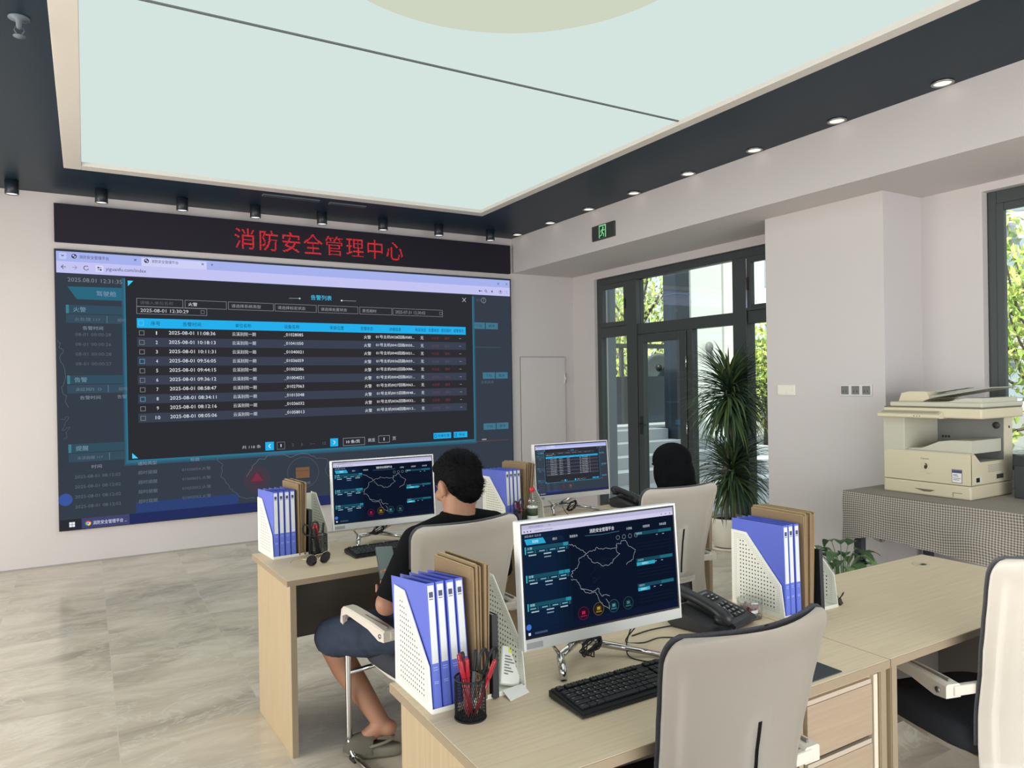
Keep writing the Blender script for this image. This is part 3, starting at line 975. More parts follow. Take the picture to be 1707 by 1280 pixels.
def alarm_page(s, mono=False):
    """466 x 249 units: the browser window with the alarm list dialogue"""
    T = (226, 230, 236)
    s.rect(0, 0, 466, 249, (54, 62, 74), 0)
    # browser chrome
    s.rect(0.7, 1.2, 465.5, 10, (166, 178, 236), 1)
    s.rect(0.7, 10, 465.5, 20.3, (196, 196, 242), 1)
    s.rect(68, 2.4, 124.5, 10, (206, 208, 246), 2)
    s.rect(3, 2.5, 8.5, 8.2, (190, 198, 244), 2)
    DKT = (62, 66, 92)
    s.line([(4.6, 4.4), (5.6, 5.6), (6.6, 4.4)], DKT, 0.6, 4)
    globe_icon(s, 14.4, 5.1, 2.1)
    globe_icon(s, 72.3, 5.1, 2.1)
    s.put('消防安全管理平台', 18.3, 5.3, DKT, width=23.2, height=3.2, lay=4)
    s.put('消防安全管理平台', 76.3, 5.1, DKT, width=23, height=3.2, lay=4)
    for u in (63, 120.9):
        s.line([(u - 1, 3.9), (u + 1, 5.9)], DKT, 0.45, 4)
        s.line([(u - 1, 5.9), (u + 1, 3.9)], DKT, 0.45, 4)
    s.put('+', 129.4, 4.9, DKT, width=2.2, height=2.2, align='C', lay=4)
    s.line([(8, 15.1), (4.4, 15.1)], DKT, 0.5, 4)
    s.line([(6.2, 13.3), (4.4, 15.1), (6.2, 16.9)], DKT, 0.5, 4)
    s.line([(12.8, 15.1), (16.4, 15.1)], (140, 142, 176), 0.5, 4)
    s.line([(14.7, 13.3), (16.4, 15.1), (14.7, 16.9)], (140, 142, 176), 0.5, 4)
    s.line([(23.6 + 1.9 * math.cos(a * 0.35), 15 + 1.9 * math.sin(a * 0.35)) for a in range(1, 17)], DKT, 0.55, 4)
    s.rect(31.0, 12.0, 37.0, 17.8, (216, 216, 248), 3)
    s.line([(32.4, 14), (35.6, 14)], DKT, 0.5, 4)
    s.line([(32.4, 16), (35.6, 16)], DKT, 0.5, 4)
    s.disc(33, 14, 0.8, DKT, 5, 10)
    s.disc(35, 16, 0.8, DKT, 5, 10)
    s.put('yiguanfu.com/index', 38.9, 15.2, DKT, width=33, height=4.2, lay=4)
    s.frame(448.4, 4.8, 450.6, 7.0, DKT, 0.4, 4)
    s.line([(459.6, 4.5), (462.0, 6.9)], DKT, 0.4, 4)
    s.line([(459.6, 6.9), (462.0, 4.5)], DKT, 0.4, 4)
    s.line([(423.8, 15.7), (427.6, 15.7)], DKT, 0.7, 4)
    s.disc(424, 15.7, 1.0, DKT, 4, 10)
    s.ring(432.2, 15.2, 1.2, DKT, 0.5, 4, 14)
    s.line([(433, 16), (434.4, 17.4)], DKT, 0.5, 4)
    s.poly([(440.8 + (1.7 if k % 2 == 0 else .75) * math.sin(k * PI / 5), 15.7 - (1.7 if k % 2 == 0 else .75) * math.cos(k * PI / 5)) for k in range(10)][::-1], DKT, 4)
    s.ring(452.4, 15.7, 1.9, DKT, 0.4, 4, 16)
    s.disc(452.4, 15.3, 0.8, DKT, 4, 10)
    for q in (-1.3, 0, 1.3):
        s.disc(461.2, 15.5 + q, 0.35, DKT, 4, 8)
    # page behind the dialogue
    D1, D2, TT = (58, 78, 94), (62, 90, 106), (104, 116, 130)
    s.put('2025.08.01 12:31:35', 9.1, 26.0, (130, 136, 146), width=42.7, height=3.6, lay=4)
    s.poly([(15.9, 43.3), (54.4, 43.3), (54.4, 31.4), (8.8, 32.3)], (44, 104, 126), 2)
    s.put('驾驶舱', 39, 37.5, (134, 150, 184), width=16, height=4.8, align='C', lay=4)
    for v, tx, a, b in ((48.6, '火警', '火处理 117', '超时'), (111.6, '告警', '超期 0', '超期'), (173.0, '提醒', '未读提醒 117', '')):
        s.rect(7.4, v, 54.4, v + 7.6, (52, 80, 96), 2)
        s.rect(7.4, v, 9.6, v + 7.6, (64, 128, 140), 3)
        s.put(tx, 13.0, v + 3.9, (124, 150, 166), width=9.8, height=4.4, lay=4)
        s.rect(7.4, v + 8.4, 54.4, v + 16.0, (56, 78, 94), 2)
        s.put(a, 24, v + 12.6, TT, width=20, height=3.0, align='C', lay=4)
        s.rect(39.0, v + 9, 39.4, v + 15.5, (110, 130, 146), 4)
        if b:
            s.put(b, 47.5, v + 12.6, TT, width=7.0, height=3.0, lay=4)
    s.put('告警时间', 20, 69.0, (134, 146, 160), width=16, height=3.4, lay=4)
    s.put('告警时间', 17, 131.6, (128, 142, 156), width=16, height=3.4, lay=4)
    s.put('告警', 46.5, 131.4, (120, 134, 150), width=7.5, height=3.4, lay=4)
    s.put('时间', 25, 194.0, (134, 146, 160), width=8, height=3.2, lay=4)
    for k in range(4):
        s.put('08-01 00:00:2' + str((8, 6, 8, 7)[k]), 14.2, 74.8 + 8.8 * k, (92, 100, 114), width=28, height=2.8, lay=4)
        v = 202.4 + 8.9 * k
        s.put('2025-08-01 08:12:02', 11.8, v, (94, 104, 118), width=36, height=2.8, lay=4)
        s.put('超时提醒', 62.2, v, (104, 114, 128), width=16, height=3.4, lay=4)
        s.put(('01020054.火警', '01000055.火警', '01022052.火警', '01002053.火警')[k], 99.5, v, (96, 104, 118), width=25.5, height=3.2, lay=4)
    s.put('通知类型', 62, 193.9, (128, 142, 156), width=16, height=3.4, lay=4)
    s.put('标题', 107, 193.3, (128, 142, 156), width=8, height=3.2, lay=4)
    s.line(jag([(1, 80), (4, 88), (2, 96), (6, 110), (3, 122), (8, 140)], 1.6, 3), (92, 98, 104), 0.4, 3)
    s.line(jag([(2, 150), (8, 148), (3, 160), (9, 158), (4, 168)], 1.4, 5), (86, 90, 96), 0.4, 3)
    s.line(jag([(130, 190), (136, 200), (134, 212), (142, 224), (150, 232), (166, 236)], 1.8, 6), (92, 96, 102), 0.4, 3)
    s.line(jag([(158, 214), (168, 200), (184, 193), (200, 197), (214, 194), (226, 198)], 1.8, 7), (104, 108, 114), 0.45, 3)
    s.line(jag([(226, 198), (240, 204), (238, 216), (250, 226), (262, 232)], 1.8, 8), (92, 96, 102), 0.4, 3)
    s.disc(168, 217, 13, (66, 60, 72), 1)
    s.disc(168, 216, 6, (84, 50, 64), 2)
    s.poly([(162, 219), (174, 219), (168, 210)], (118, 50, 70), 3)
    s.ring(214, 214, 16, (82, 88, 94), 0.45, 3)
    s.rect(206.5, 208.5, 220.5, 219.5, (122, 88, 64), 3)
    s.line([(206.5, 212), (220.5, 212)], (90, 70, 60), 0.6, 4)
    s.put('火警数量', 213.5, 225, (96, 100, 108), width=16, height=3.2, align='C', lay=4)
    for u0, v0 in ((426.5, 112), (426.5, 172.5), (414, 53)):
        s.rect(u0, v0, u0 + 16.5, v0 + 7.6, (66, 116, 138), 2)
        s.rect(u0 + 17.6, v0, u0 + 34, v0 + 7.6, (66, 116, 138), 2)
        s.put('下拉', u0 + 8.2, v0 + 3.8, (44, 70, 90), width=9, height=3.2, align='C', lay=4)
        s.put('更多', u0 + 25.8, v0 + 3.8, (44, 70, 90), width=9, height=3.2, align='C', lay=4)
    s.put('主机状态', 424, 123.5, (88, 108, 122), width=17, height=3.2, lay=4)
    s.rect(415, 82.0, 452, 82.5, (74, 92, 106), 3)
    s.rect(415, 193, 460, 193.6, (110, 70, 74), 3)
    s.rect(424, 190.6, 430, 192, (150, 156, 160), 3)
    s.ring(429.2, 26.7, 3.0, (120, 130, 140), 0.8, 3)
    s.line([(429.2, 23.8), (429.2, 29.6)], (120, 130, 140), 0.5, 3)
    s.put('退出', 419, 26.6, (74, 92, 106), width=7, height=3.2, lay=4)
    # soft cyan rim round the dialogue
    for k in range(4):
        g_ = 3.2 - k * 0.8
        s.rect(54.4 - g_, 22.6, 413.8 + g_, 190.4 + g_ * 1.5, (52 - k * 2, 84 + 12 * k, 104 + 14 * k), 2 + 0.2 * k)
    s.rect(54.4, 21.0, 413.8, 190.4, (44, 46, 52), 4)
    C = (36, 176, 236)
    s.poly([(56.4, 24.4), (56.5, 29.6), (61.0, 24.4)], (70, 206, 246), 5)
    s.poly([(57.6, 183.8), (57.6, 188.9), (62.4, 188.9)], (70, 206, 246), 5)
    s.put('告警列表', 236, 32.3, (70, 206, 250), width=22.0, height=5.2, align='C', lay=6)
    s.line([(202.6, 34.2), (213.4, 34.0)], (150, 160, 170), 0.4, 5)
    s.disc(213.4, 34.0, 0.9, (150, 220, 236), 6, 12)
    s.line([(257.6, 34.3), (273.4, 34.2)], (150, 160, 170), 0.4, 5)
    s.disc(257.6, 34.3, 0.9, (220, 226, 232), 6, 12)
    s.line([(401.2, 25), (405.6, 29.6)], (200, 204, 210), 0.5, 6)
    s.line([(401.2, 29.6), (405.6, 25)], (200, 204, 210), 0.5, 6)
    B = (134, 138, 144)
    for u0, u1, tx, c in ((63.3, 102.9, '请输入单位名称', (92, 96, 102)), (104.5, 142.1, '火警', T), (143.6, 187, '请选择系统类型', (150, 154, 160)), (188.1, 230.6, '请选择标定状态', (150, 154, 160)), (232.2, 275.5, '请选择处置状态', (150, 154, 160)), (277.2, 314, '是否超时', (150, 154, 160)), (315, 375.6, '2025-07-31 12:30:02', (140, 144, 150))):
        s.frame(u0, 40.2, u1, 48.0, B, 0.4, 5)
        n = len(tx) * 4.0 if tx[0] != '2' else 36
        s.put(tx, u0 + 3, 44.2, c, width=min(n, u1 - u0 - 5), height=3.4, lay=6)
    s.frame(63.2, 47.9, 124.1, 54.8, B, 0.4, 5)
    s.put('2025-08-01 12:30:29', 66.5, 51.4, (206, 210, 216), width=41, height=3.2, lay=6)
    for u, v in ((118.5, 51.4), (371.5, 44.2)):
        s.frame(u, v - 1.8, u + 3.4, v + 1.6, (120, 124, 130), 0.4, 6)
    s.rect(63.3, 58.9, 404.7, 67.9, C, 5)
    H = (24, 56, 84)
    for tx, u, w_ in (('序号', 78.9, 8), ('告警时间', 110.4, 16), ('单位名称', 157.4, 15), ('设备名称', 205, 15.5), ('安装位置', 252, 15), ('告警状态', 285, 14), ('详细信息', 317.4, 14), ('标定状态', 348, 13), ('处置状态', 364.2, 13), ('是否超时', 379.8, 13), ('报警情况', 395.6, 13)):
        s.put(tx, u, 63.5, H, width=w_, height=4.0, align='C', lay=6)
    s.frame(64.6, 61.0, 69.0, 65.6, (90, 210, 250), 0.4, 6)
    times = ('11:08:36', '10:18:13', '10:11:31', '09:56:05', '09:44:15', '09:36:12', '08:58:47', '08:34:11', '08:12:16', '08:05:06')
    devs = ('01028085', '01041050', '01040021', '01036059', '01002086', '01004021', '01027063', '01015048', '01036032', '01058013')
    det = ('0028回路0085', '0041回路0050', '0040回路0021', '0036回路0059', '0002回路0086', '0004回路0021', '0027回路0063', '0015回路0048', '0036回路0032', '0058回路0013')
    for k in range(10):
        v = 72.3 + 8.83 * k
        s.rect(63.3, v - 4.3, 404.7, v + 4.3, (60, 66, 82) if k % 2 else (46, 46, 50), 5)
        s.frame(65.0, v - 2.0, 69.4, v + 2.4, (130, 136, 142) if k not in (3, 7) else (90, 160, 190), 0.45, 6)
        s.put(str(k + 1), 79.6, v, T, height=3.2, width=(0.9 if k == 0 else 1.7) if k < 9 else 4.0, align='C', lay=6)
        s.put('2025-08-01 ' + times[k], 90.1, v - 0.4, T, width=41.3, height=3.3, lay=6)
        s.put('云溪别院一期', 146.8, v - 0.3, (208, 214, 222), width=22.4, height=3.8, lay=6)
        s.put('_' + devs[k], 196.5, v - 0.4, T, width=19.8, height=3.6, lay=6)
        s.put('火警', 285.4, v + 0.4, T, width=7.8, height=3.8, align='C', lay=6)
        s.put('01号主机' + det[k] + '...', 295, v - 0.2, T, width=45, height=3.6, lay=6)
        s.put('无', 349.4, v + 0.2, T, width=3.6, height=3.6, align='C', lay=6)
        s.put('未处置', 365.5, v + 0.2, (112, 52, 60) if k % 2 == 0 else (96, 74, 84), width=9, height=3.0, align='C', lay=6)
        s.put('超时', 380.5, v + 0.2, (124, 58, 60) if k % 2 == 0 else (96, 78, 88), width=6, height=3.0, align='C', lay=6)
        s.rect(396, v, 398.6, v + 0.5, (150, 154, 160), 6)
    s.put('共 118 条', 163.3, 184.4, (176, 180, 186), width=18, height=3.4, align='C', lay=6)
    for u, d_ in ((180.8, -1), (247.0, 1)):
        s.rect(u - 4.2, 180.4, u + 4.2, 188.9, C, 5)
        s.line([(u - d_ * 0.9, 182.6), (u + d_ * 1.0, 184.6), (u - d_ * 0.9, 186.6)], (236, 246, 252), 0.6, 6)
    s.frame(188, 181, 196, 188.6, (120, 124, 130), 0.4, 5)
    s.put('1', 192, 184.7, T, height=3.0, width=0.8, align='C', lay=6)
    for u, tx in ((204, '2'), (213, '3'), (224, '...'), (236.5, '12')):
        s.put(tx, u, 184.8, (96, 100, 106), height=2.8 if tx != '...' else 0.7, width=1.6 * len(tx), align='C', lay=6)
    s.frame(256.6, 180.7, 280.6, 189.0, (150, 154, 160), 0.4, 5)
    s.put('10 条/页', 267.5, 184.8, T, width=15, height=3.6, align='C', lay=6)
    s.put('跳至', 288.2, 184.4, (190, 194, 200), width=8, height=3.8, align='C', lay=6)
    s.frame(296, 180.2, 309, 188.0, (150, 154, 160), 0.4, 5)
    s.put('1', 302.4, 184.1, T, height=3.2, width=0.8, align='C', lay=6)
    s.put('页', 314.2, 184.0, (190, 194, 200), width=3.8, height=3.8, align='C', lay=6)
    for u0, u1, tx in ((361.7, 383.8, '批量处理'), (387.1, 404.7, '导出')):
        s.rect(u0, 180.6, u1, 187.3, C, 5)
        s.put(tx, (u0 + u1) / 2 + 1.6, 184.0, (20, 60, 92), width=3.6 * len(tx), height=3.5, align='C', lay=6)
        s.frame(u0 + 1.2, 182.4, u0 + 4.2, 185.8, (20, 60, 92), 0.5, 6)
    # task bar
    s.rect(0, 239.8, 466, 249, (38, 46, 92), 2)
    s.rect(0, 239.8, 16.6, 249, (44, 46, 54), 3)
    s.rect(16.6, 239.8, 54.4, 249, (66, 70, 112), 3)
    s.rect(60, 230, 150, 239.8, (46, 66, 116), 2)
    s.disc(4.5, 222, 5.4, (60, 86, 160), 3)
    for du, dv in ((0, 0), (2.3, 0), (0, 2.3), (2.3, 2.3)):
        s.rect(7.0 + du, 242.3 + dv, 9.0 + du, 244.3 + dv, (236, 240, 246), 4)
    for a0, c in ((0, (222, 70, 60)), (1, (246, 200, 60)), (2, (60, 170, 90))):
        pts = [(21.4, 244.6)] + [(21.4 + 2.3 * math.cos(R(-150 + 120 * a0 + 12 * k)), 244.6 + 2.3 * math.sin(R(-150 + 120 * a0 + 12 * k))) for k in range(11)]
        s.poly(pts[::-1], c, 4)
    s.disc(21.4, 244.6, 1.15, (240, 240, 246), 5, 14)
    s.disc(21.4, 244.6, 0.85, (70, 130, 230), 6, 14)
    s.put('消防安全管理平台 ...', 25.2, 244.6, (216, 220, 240), width=27, height=3.6, lay=4)

vw = thing('video_wall', 'huge video wall showing a browser with an alarm list', 'screen', (-0.213, 7.5845, 2.803))
MB().box((-0.008, -0.030, -2.498), (4.672, 0.004, 0.008), mat('black_display_cabinet', (18, 19, 24), 0.5), 0.003).build('cabinet', vw)
s = Screen((0, -0.0305, 0), (1, 0, 0), (0, 0, 1), 0.01, 0.0005)
alarm_page(s)
s.build('screen_image', vw)

lb = thing('led_banner', 'dark LED banner with red Chinese lettering above the video wall', 'sign', (-0.216, 7.5845, 2.872))
MB().box((0, -0.05, 0), (4.664, 0.004, 0.339), mat('black_led_matrix', (36, 34, 44), 0.7, spec=0.2), 0.003).build('matrix_board', lb)
# red dot-matrix lettering: lit diodes on a regular grid wherever a glyph covers them
from mathutils.bvhtree import BVHTree
dots = MB()
RED = [glow(255, 56, 66, 1.0), glow(250, 40, 50, 1.0), glow(255, 96, 60, 1.0)]
rnd = random.Random(2)
NG = 25
x0_, x1_, zc_ = 1.492, 3.292, 0.159
ch = (x1_ - x0_) / 8
pitch = 0.0094
for i, chx in enumerate('消防安全管理中心'):
    gv, gf = glyphs(chx)
    bv = BVHTree.FromPolygons([Vector(p) for p in gv], gf)
    for a in range(NG):
        for b in range(NG):
            hit = bv.ray_cast(Vector(((a + 0.5) / NG * 0.98 + 0.01, (b + 0.5) / NG * 0.98 - 0.11, 1)), Vector((0, 0, -1)))
            if hit[0] is None:
                continue
            cx = x0_ + ch * i + ch * 0.5 + (a - NG / 2 + 0.5) * (0.205 / NG)
            cz = zc_ + (b - NG / 2 + 0.5) * (0.222 / NG)
            h_ = 0.0031
            dots.quad([(cx - h_, -0.0515, cz - h_), (cx + h_, -0.0515, cz - h_), (cx + h_, -0.0515, cz + h_), (cx - h_, -0.0515, cz + h_)], RED[0 if rnd.random() < .6 else (1 if rnd.random() < .8 else 2)])
dots.build('red_lettering', lb)
# ------------------------------------------------------------------ desks
def wood_material(name, c0, c1, stretch=(2, 60, 60)):
    m, nt, b = nodes_of(name, c0, 0.5)
    tc = nt.nodes.new('ShaderNodeTexCoord')
    mp = nt.nodes.new('ShaderNodeMapping')
    mp.inputs['Scale'].default_value = stretch
    nz = nt.nodes.new('ShaderNodeTexNoise')
    nz.inputs['Scale'].default_value = 1.6
    nz.inputs['Detail'].default_value = 6
    nz.inputs['Distortion'].default_value = 0.6
    rp = nt.nodes.new('ShaderNodeValToRGB')
    rp.color_ramp.elements[0].position, rp.color_ramp.elements[0].color = 0.3, rgb(*c0)
    rp.color_ramp.elements[1].position, rp.color_ramp.elements[1].color = 0.7, rgb(*c1)
    nt.links.new(tc.outputs['Object'], mp.inputs[0])
    nt.links.new(mp.outputs[0], nz.inputs['Vector'])
    nt.links.new(nz.outputs['Fac'], rp.inputs[0])
    nt.links.new(rp.outputs[0], b.inputs['Base Color'])
    return m
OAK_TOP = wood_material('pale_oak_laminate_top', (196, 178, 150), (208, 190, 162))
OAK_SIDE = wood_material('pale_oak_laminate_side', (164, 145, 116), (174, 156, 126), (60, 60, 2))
OAK_EDGE = mat('oak_edge_band', (142, 126, 104), 0.5)
OAK_DRAWER = wood_material('warm_oak_drawer_front', (150, 131, 110), (160, 141, 118))
MODESTY = mat('charcoal_brown_modesty_panel', (88, 83, 77), 0.6)
DZ = 0.75

def desk(label, loc, rz, w_, d_, dark_end=False):
    t = thing('office_desk', label, 'desk', (loc[0], loc[1], 0), rz, 'pale oak office desks in two rows')
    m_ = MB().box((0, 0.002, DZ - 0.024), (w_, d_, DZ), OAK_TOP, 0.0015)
    m_.box((0, 0, DZ - 0.0245), (w_, 0.002, DZ - 0.001), OAK_EDGE)
    m_.box((-0.001, 0, DZ - 0.0245), (0.001, d_, DZ - 0.001), OAK_EDGE)
    m_.build('tabletop', t)
    for x in (0.012, w_ - 0.038):
        de = dark_end and x > 0.1
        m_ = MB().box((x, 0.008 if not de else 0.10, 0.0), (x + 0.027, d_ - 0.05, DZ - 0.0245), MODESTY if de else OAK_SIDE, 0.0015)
        if not de:
            m_.box((x + 0.001, 0.006, 0.001), (x + 0.026, 0.0082, DZ - 0.0245), OAK_EDGE)
        m_.build('side_panel', t)
    MB().box((0.039, d_ - 0.09, 0.10 if dark_end else 0.33), (w_ - 0.038, d_ - 0.072, DZ - 0.0245), MODESTY).build('modesty_panel', t)
    return t
desk('pale oak desk in the far row on the left, in front of the seated man', (0.714, 3.087), R(2.6), 1.30, 0.60)
desk('pale oak desk in the far row on the right, nearest the glazed door', (2.016, 3.147), R(2.6), 1.30, 0.60)
desk('pale oak desk in the near row on the left, holding the largest monitor', (0.705, 1.25), 0, 1.284, 0.632)
t = desk('pale oak desk in the near row on the right with a bare top', (1.992, 1.25), 0, 1.29, 0.655, True)
g = MB()
gm = Matrix.Translation((3.10 - 1.992, 0.555, DZ))
g.lathe([(0.0, 0.001), (0.024, 0.001), (0.028, 0.003), (0.033, 0.003), (0.035, 0.0)], mat('champagne_plastic', (190, 176, 152), 0.4), 28, gm)
g.box((-0.012, -0.02, 0.0035), (0.012, -0.004, 0.0042), BLACK_PLASTIC, 0, gm)
g.build('cable_grommet', t)

c = thing('drawer_cabinet', 'warm oak drawer cabinet under the right end of the nearest desk', 'cabinet', (1.618, 1.262, 0))
m_ = MB()
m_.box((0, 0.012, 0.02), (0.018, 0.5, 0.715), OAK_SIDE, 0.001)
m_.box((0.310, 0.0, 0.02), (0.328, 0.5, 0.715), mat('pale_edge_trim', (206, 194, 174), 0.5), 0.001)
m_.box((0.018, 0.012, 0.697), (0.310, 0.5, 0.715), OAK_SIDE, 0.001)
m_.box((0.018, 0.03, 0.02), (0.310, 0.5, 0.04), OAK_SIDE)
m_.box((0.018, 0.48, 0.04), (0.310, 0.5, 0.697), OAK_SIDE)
m_.build('carcass', c)
for z0, z1 in ((0.548, 0.692), (0.372, 0.522), (0.045, 0.346)):
    m_ = MB().box((0.020, 0.0, z0), (0.302, 0.018, z1), OAK_DRAWER, 0.0015)
    m_.box((0.03, 0.018, z0 + 0.01), (0.295, 0.42, z1 - 0.02), OAK_SIDE)
    dw = m_.build('drawer', c)
    MB().box((0.022, 0.002, z1 + 0.001), (0.300, 0.014, z1 + 0.014), mat('aluminium_finger_pull', (176, 162, 146), 0.4)).build('finger_pull', dw)
for x in (0.03, 0.298):
    for y in (0.05, 0.46):
        MB().cyl((x, y, 0), (x, y, 0.02), 0.016, BLACK_PLASTIC, 12).build('foot', c)

# ------------------------------------------------------------------ chairs
SHELL = mat('white_chair_plastic', (206, 198, 186), 0.34, spec=0.4)
MESHF = mat('charcoal_mesh_fabric', (98, 98, 102), 0.9, spec=0.1, var=0.3, vscale=240)
SEATF = mat('dark_grey_seat_fabric', (58, 60, 66), 0.9, spec=0.1, var=0.15, vscale=180)
def lerp_tab(tab, z):
    for (a, va), (b, vb) in zip(tab[:-1], tab[1:]):
        if z <= b:
            k = (z - a) / (b - a)
            k = k * k * (3 - 2 * k) * 0.5 + k * 0.5
            return va + (vb - va) * k
    return tab[-1][1]
YB = [(0.36, -0.290), (0.44, -0.281), (0.53, -0.276), (0.62, -0.278), (0.72, -0.288), (0.82, -0.303), (0.92, -0.318), (1.027, -0.337)]
WB = [(0.36, 0.236), (0.44, 0.232), (0.55, 0.224), (0.64, 0.218), (0.74, 0.228), (0.84, 0.237), (0.93, 0.246), (1.027, 0.257)]
def back_pt(u, z, dy=0.0, ws=1.0, ztop=1.027):
    w_ = lerp_tab(WB, z) * ws
    d_ = ztop - z
    r = 0.055
    if d_ < r:
        w_ -= r - math.sqrt(max(0, r * r - (r - d_) ** 2))
    wrap = 0.076 - 0.020 * min(1.0, max(0.0, (z - 0.55) / 0.45))
    y = lerp_tab(YB, z) + wrap * abs(u) ** 1.8 + dy
    return (u * w_, y, z)
def make_chair():
    t = thing('office_chair', 'x', 'chair')
    us = [-1, -.97, -.9, -.86, -.81, -.76, -.66, -.5, -.36, -.2, -.026, .026, .2, .36, .5, .66, .76, .81, .86, .9, .97, 1]
    zs = [0.36, .40, .44, .48, .52, .535, .56, .585, .62, .66, .70, .74, .78, .81, .84, .87, .90, .93, .96, .98, .994, 1.006, 1.015, 1.022, 1.027]
    def skip(u, z):
        return (abs(u) < 0.36 and z < 0.535) or (abs(u) < 0.026 and 0.585 < z < 0.81)
    def inset(u, z):
        a = min(1.0, max(0.0, (0.86 - abs(u)) / 0.08)) * min(1.0, max(0.0, (0.972 - z) / 0.02))
        return back_pt(u, z, 0.0065 * a)
    MB().sheet(inset, us, zs, SHELL, 0.011, skip).build('back_shell', t)
    zs2 = [z for z in zs if z >= 0.44]
    MB().sheet(lambda u, z: back_pt(u, z, 0.020 - 0.006 * u * u, 1.006, 1.032), us, [z + (0.005 if z > .9 else 0) for z in zs2], MESHF, -0.014).build('back_cushion', t)
    # white cross bar under the slot
    MB().sheet(lambda u, z: back_pt(u, z, -0.012), [-.40, -.2, 0, .2, .40], [0.535, 0.55, 0.565], SHELL, 0.012).build('cross_bar', t)
    sp_ = []
    for k in range(28):
        a = 2 * PI * k / 28
        ca, sa = math.cos(a), math.sin(a)
        sp_.append((0.235 * math.copysign(abs(ca) ** 0.45, ca), 0.02 + 0.225 * math.copysign(abs(sa) ** 0.45, sa)))
    b = MB()
    rings = [(0.93, 0.392), (1.0, 0.400), (1.02, 0.430), (1.0, 0.468), (0.9, 0.478), (0.6, 0.480)]
    v, f = [], []
    for s_, z in rings:
        v += [(x * s_, 0.02 + (y - 0.02) * s_, z - (0.012 if y > 0.2 else 0)) for x, y in sp_]
    n = 28
    for i in range(len(rings) - 1):
        for k in range(n):
            f.append([i * n + k, i * n + (k + 1) % n, (i + 1) * n + (k + 1) % n, (i + 1) * n + k])
    f.append(list(range(n))[::-1])
    f.append([(len(rings) - 1) * n + k for k in range(n)])
    b.raw(v, f, SEATF, True).build('seat', t)
    b = MB()
    b.prism([(-0.2, -0.2, 0.372), (-0.215, 0.0, 0.372), (-0.2, 0.2, 0.372), (0.2, 0.2, 0.372), (0.215, 0.0, 0.372), (0.2, -0.2, 0.372)][::-1], (0, 0, 0.020), SHELL)
    b.build('seat_pan', t)
    for s_ in (-1, 1):
        X = 0.300 * s_
        path = [(X * 0.93, -0.30, 0.018), (X, -0.05, 0.016), (X, 0.13, 0.016)]
        path += arc((X, 0.13, 0.086), 0.07, -PI / 2, 0, 6, (0, 1, 0), (0, 0, 1))[1:]
        path += [(X, 0.202, 0.35), (X, 0.198, 0.54)]
        path += arc((X, 0.148, 0.56), 0.05, 0, PI / 2, 5, (0, 1, 0), (0, 0, 1))[1:]
        path += [(X, 0.05, 0.611), (X * 0.97, -0.13, 0.606)]
        fr = MB().tube(smooth_path(path, 3), 0.0125, CHROME, 12).build('side_frame', t)
        for y in (-0.27, 0.15):
            MB().cbox((X * (0.945 if y < 0 else 1), y, 0.008), (0.032, 0.05, 0.016), BLACK_PLASTIC, 0.003).build('foot_pad', fr)
        MB().tube([(X, 0.200, 0.350), (X * 0.5, 0.185, 0.362), (0, 0.19, 0.362)], 0.010, CHROME, 10).build('seat_rail', t)
        # arm pad: a smooth profile swept across the arm
        a = MB()
        prof = [(-0.185, 0.590, 0.632), (-0.14, 0.585, 0.636), (-0.05, 0.606, 0.640), (0.10, 0.614, 0.643), (0.15, 0.616, 0.643), (0.192, 0.600, 0.638), (0.222, 0.560, 0.618), (0.231, 0.530, 0.585), (0.233, 0.515, 0.555)]
        vs, fs = [], []
        for (y, zl, zu) in prof:
            wd = 0.027 if y < 0.2 else 0.024
            ins = 0.006
            if y >= 0.222:
                vs += [(X - wd, y - 0.03, zl), (X + wd, y - 0.03, zl), (X + wd, y - 0.004, zl + 0.004), (X + wd - ins, y, zu), (X - wd + ins, y, zu), (X - wd, y - 0.004, zl + 0.004)]
            else:
                vs += [(X - wd, y, zl), (X + wd, y, zl), (X + wd, y, zu - ins), (X + wd - ins, y, zu), (X - wd + ins, y, zu), (X - wd, y, zu - ins)]
        for i in range(len(prof) - 1):
            for k in range(6):
                fs.append([i * 6 + k, i * 6 + (k + 1) % 6, (i + 1) * 6 + (k + 1) % 6, (i + 1) * 6 + k])
        fs += [list(range(6))[::-1], [(len(prof) - 1) * 6 + k for k in range(6)]]
        a.raw(vs, fs, SHELL)
        pad = a.build('arm_pad', t)
        b = MB().box((X - 0.004, -0.17, 0.6335), (X + 0.004, 0.03, 0.6415), mat('arm_groove_shadow_gap', (120, 116, 108), 0.6))
        b.build('arm_groove', pad)
        MB().cyl((X - 0.0275 , -0.155, 0.607), (X - 0.0305, -0.155, 0.607), 0.009, STEEL, 12).build('screw', pad)
        MB().cyl((X + 0.0275 , -0.155, 0.607), (X + 0.0305, -0.155, 0.607), 0.009, STEEL, 12).build('screw', pad)
        MB().box((min(X, X * .72), -0.190, 0.594), (max(X, X * .62), -0.168, 0.626), SHELL, 0.005).build('arm_mount', t)
    return t
chair = make_chair()
CH = [((1.284, 1.398), R(-2.1), 'white-backed chair tucked in at the nearest desk, closest to the camera'),
      ((1.259, 2.827), R(6.5), 'white-backed chair the man in the black T-shirt sits on'),
      ((2.605, 3.010), R(-1.7), 'white-backed chair of the long-haired person by the glazed door'),
      ((2.590, 1.310), R(-16), 'white-backed chair cut off by the right edge, at the bare desk')]
for i, (xy, rz, lab) in enumerate(CH):
    if i == 0:
        chair.location = (xy[0], xy[1], 0)
        chair.rotation_euler = (0, 0, rz)
        chair['label'] = lab
        chair['group'] = 'white office chairs at the desks'
    else:
        dup(chair, (xy[0], xy[1], 0), rz, lab, 'white office chairs at the desks')

